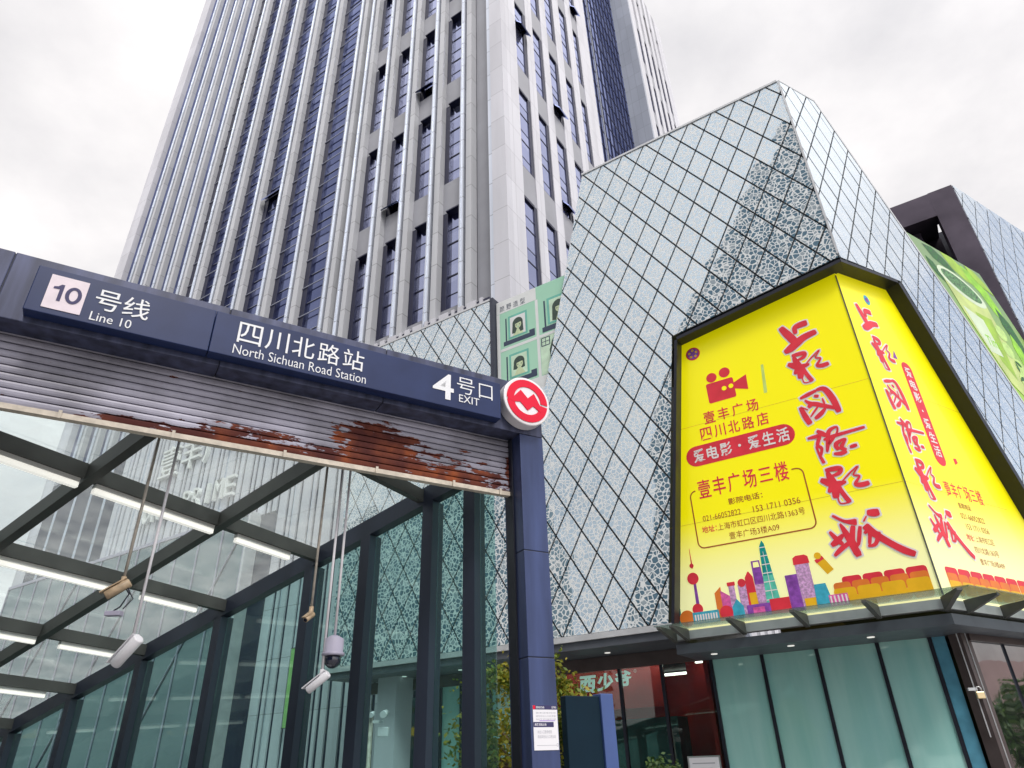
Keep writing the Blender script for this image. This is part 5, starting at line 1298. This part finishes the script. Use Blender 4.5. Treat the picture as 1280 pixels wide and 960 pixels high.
# ------------------------------------------------------------------ trees
def tree(base, h, rx, rz_, n, leaf, label, group=None, size=.07, seed=1, trunk_r=.06, cats='tree', name='tree', cz=None):
    rnd = random.Random(seed); o = empty(name, base); tag(o, label, cats, group)
    cz = cz or h-rz_
    t = MB(); t.tube([(0, 0, 0), (.03, .02, h*.3), (-.03, .04, h*.55), (.02, 0, h*.8)], [trunk_r*1.2, trunk_r, trunk_r*.7, trunk_r*.3], 10)
    tips = []
    for k in range(11):
        a = rnd.uniform(0, 6.28); z = h*rnd.uniform(.3, .62); rr2 = rx*rnd.uniform(.5, .95)
        e_ = Vector((math.cos(a)*rr2, math.sin(a)*rr2, cz+rnd.uniform(-.6, .8)*rz_))
        t.tube([(0, 0, z), (e_.x*.45, e_.y*.45, z+(e_.z-z)*.55), tuple(e_)], [trunk_r*.5, trunk_r*.3, trunk_r*.1], 6); tips.append(e_)
    t.build('trunk', MT['bark'], o)
    c = MB(); clumps = [(tp_, rnd.uniform(.25, .5)*rx) for tp_ in tips]
    for k in range(24):
        u = Vector((rnd.gauss(0, 1), rnd.gauss(0, 1), rnd.gauss(0, 1))).normalized()*rnd.uniform(.5, 1.0)
        clumps.append((Vector((u.x*rx, u.y*rx, cz+u.z*rz_)), rnd.uniform(.16, .42)*rx))
    for k in range(n):
        p, s_ = rnd.choice(clumps)
        q_ = p+Vector((rnd.gauss(0, .5), rnd.gauss(0, .5), rnd.gauss(0, .5)))*s_
        d_ = Vector((rnd.gauss(0, 1), rnd.gauss(0, 1), rnd.gauss(-.4, .6))).normalized(); u_ = d_.cross(Vector((rnd.gauss(0, 1), rnd.gauss(0, 1), rnd.gauss(0, 1)))).normalized()
        l_ = size*rnd.uniform(.7, 1.4); w2 = l_*.3
        c.add([q_, q_+d_*l_*.5+u_*w2, q_+d_*l_, q_+d_*l_*.5-u_*w2], [(0, 1, 2, 3)])
    c.build('crown', leaf, o)
    return o
tree((-.05, 10.2, 0), 3.05, .82, 1.2, 9000, MT['leaf'], 'yellow green young tree behind the blue column', None, .07, 11, .05)
sb = tree((2.3, 12.9, 0), 1.62, .35, .4, 1200, MT['leafdark'], 'small green shrub peeping over the bottom edge before the shop', None, .07, 5, .02, 'shrub', 'shrub')
for i, (x, y, h, lab) in enumerate([(-14, 11, 6.5, 'street tree left of the station, nearest the camera'), (-20, 12, 7, 'street tree left of the station, between the two other trees'), (-26, 13.5, 8.0, 'street tree left of the station, farthest back'), (-12, -9, 9, 'broad street tree across the plaza behind the camera at left'), (-5, -15, 9, 'broad street tree across the plaza directly behind the camera'), (28, 8, 4.6, 'street tree on the right side of the road, nearest'), (35, 13.5, 5.2, 'street tree on the right side of the road, middle'), (43, 19, 5.0, 'street tree on the right side of the road, farthest')]):
    if 'camera' in lab and 'plaza' in lab: continue
    tree((x, y, 0), h, 2.6, 2.4, 2600, MT['leafdark'], 'dark green '+lab, 'street trees', .42, 20+i, .16)

# ------------------------------------------------------------------ buildings across the plaza (mirrored in the glass)
def window_wall(name, wall, glassc, sx, sz):
    m = mat(name, wall, .4, var=.1, scale=.3); n = m.node_tree.nodes; l = m.node_tree.links; b = n['Principled BSDF']; src = b.inputs['Base Color'].links[0].from_socket
    co = n.new('ShaderNodeTexCoord'); br = n.new('ShaderNodeTexBrick'); mp_ = n.new('ShaderNodeMapping'); mp_.inputs['Rotation'].default_value = (R(90), 0, 0); l.new(co.outputs['Object'], mp_.inputs[0]); l.new(mp_.outputs[0], br.inputs['Vector'])
    br.offset = 0; br.inputs['Scale'].default_value = 1; br.inputs['Brick Width'].default_value = sx; br.inputs['Row Height'].default_value = sz; br.inputs['Mortar Size'].default_value = .28
    br.inputs['Color1'].default_value = (1, 1, 1, 1); br.inputs['Color2'].default_value = (.8, .8, .8, 1); br.inputs['Mortar'].default_value = (0, 0, 0, 1)
    x = n.new('ShaderNodeMix'); x.data_type = 'RGBA'; l.new(br.outputs[1], x.inputs[0]); x.inputs[6].default_value = (*glassc, 1); l.new(src, x.inputs[7]); l.new(x.outputs[2], b.inputs['Base Color'])
    return m
WB = window_wall('dark_office_facade', (.02, .08, .14), (.008, .04, .08), 3.0, 3.6)
WC = window_wall('teal_block_facade', (.05, .085, .09), (.015, .04, .05), 2.6, 3.2)
OB = empty('opposite_tower', (.8334, 16.9796, 0), R(-32.25)); tag(OB, 'dark office block with a sloping shoulder across the plaza, behind the camera', 'building')
MB().ext_y([(-15.4, 0), (-15.2, 11.5), (-13, 16.5), (-11, 26), (-6.4, 37.5), (8.0, 59), (30, 62), (30, 0)], -58, -40).build('wall', WB, OB)
OC = empty('opposite_block', (.8334, 16.9796, 0), R(-32.25)); tag(OC, 'lower teal block across the plaza at left, behind the camera', 'building')
MB().ext_y([(-62, 0), (-62, 27), (-41, 28), (-31, 28.5), (-28.5, 22), (-28.5, 0)], -56, -40).build('wall', WC, OC)
MB().box(-42.5, -37, -39.99, -39.2, 17, 25).box(-42, -36, -39.99, -39.2, 9, 13.5).build('pale_bay', MT['bgpale'], OC)
OR_ = empty('far_street_block', (88, 30, 0), R(10)); tag(OR_, 'salmon low rise across the road at far right', 'building')
MB().box(-12, 12, -22, 14, 0, 9).build('wall', MT['bgred'], OR_); MB().box(-10, 4, -12, 6, 9, 12).build('roof_hut', MT['bgpale'], OR_)
OL = empty('left_side_block', (-44, 20, 0), R(12)); tag(OL, 'dark teal low block beyond the trees left of the station', 'building')
MB().box(-10, 6, -16, 14, 0, 12).build('wall', WC, OL); MB().box(6, 6.3, -14, 12, 3.4, 4.2).build('shop_band', MT['amber'], OL)
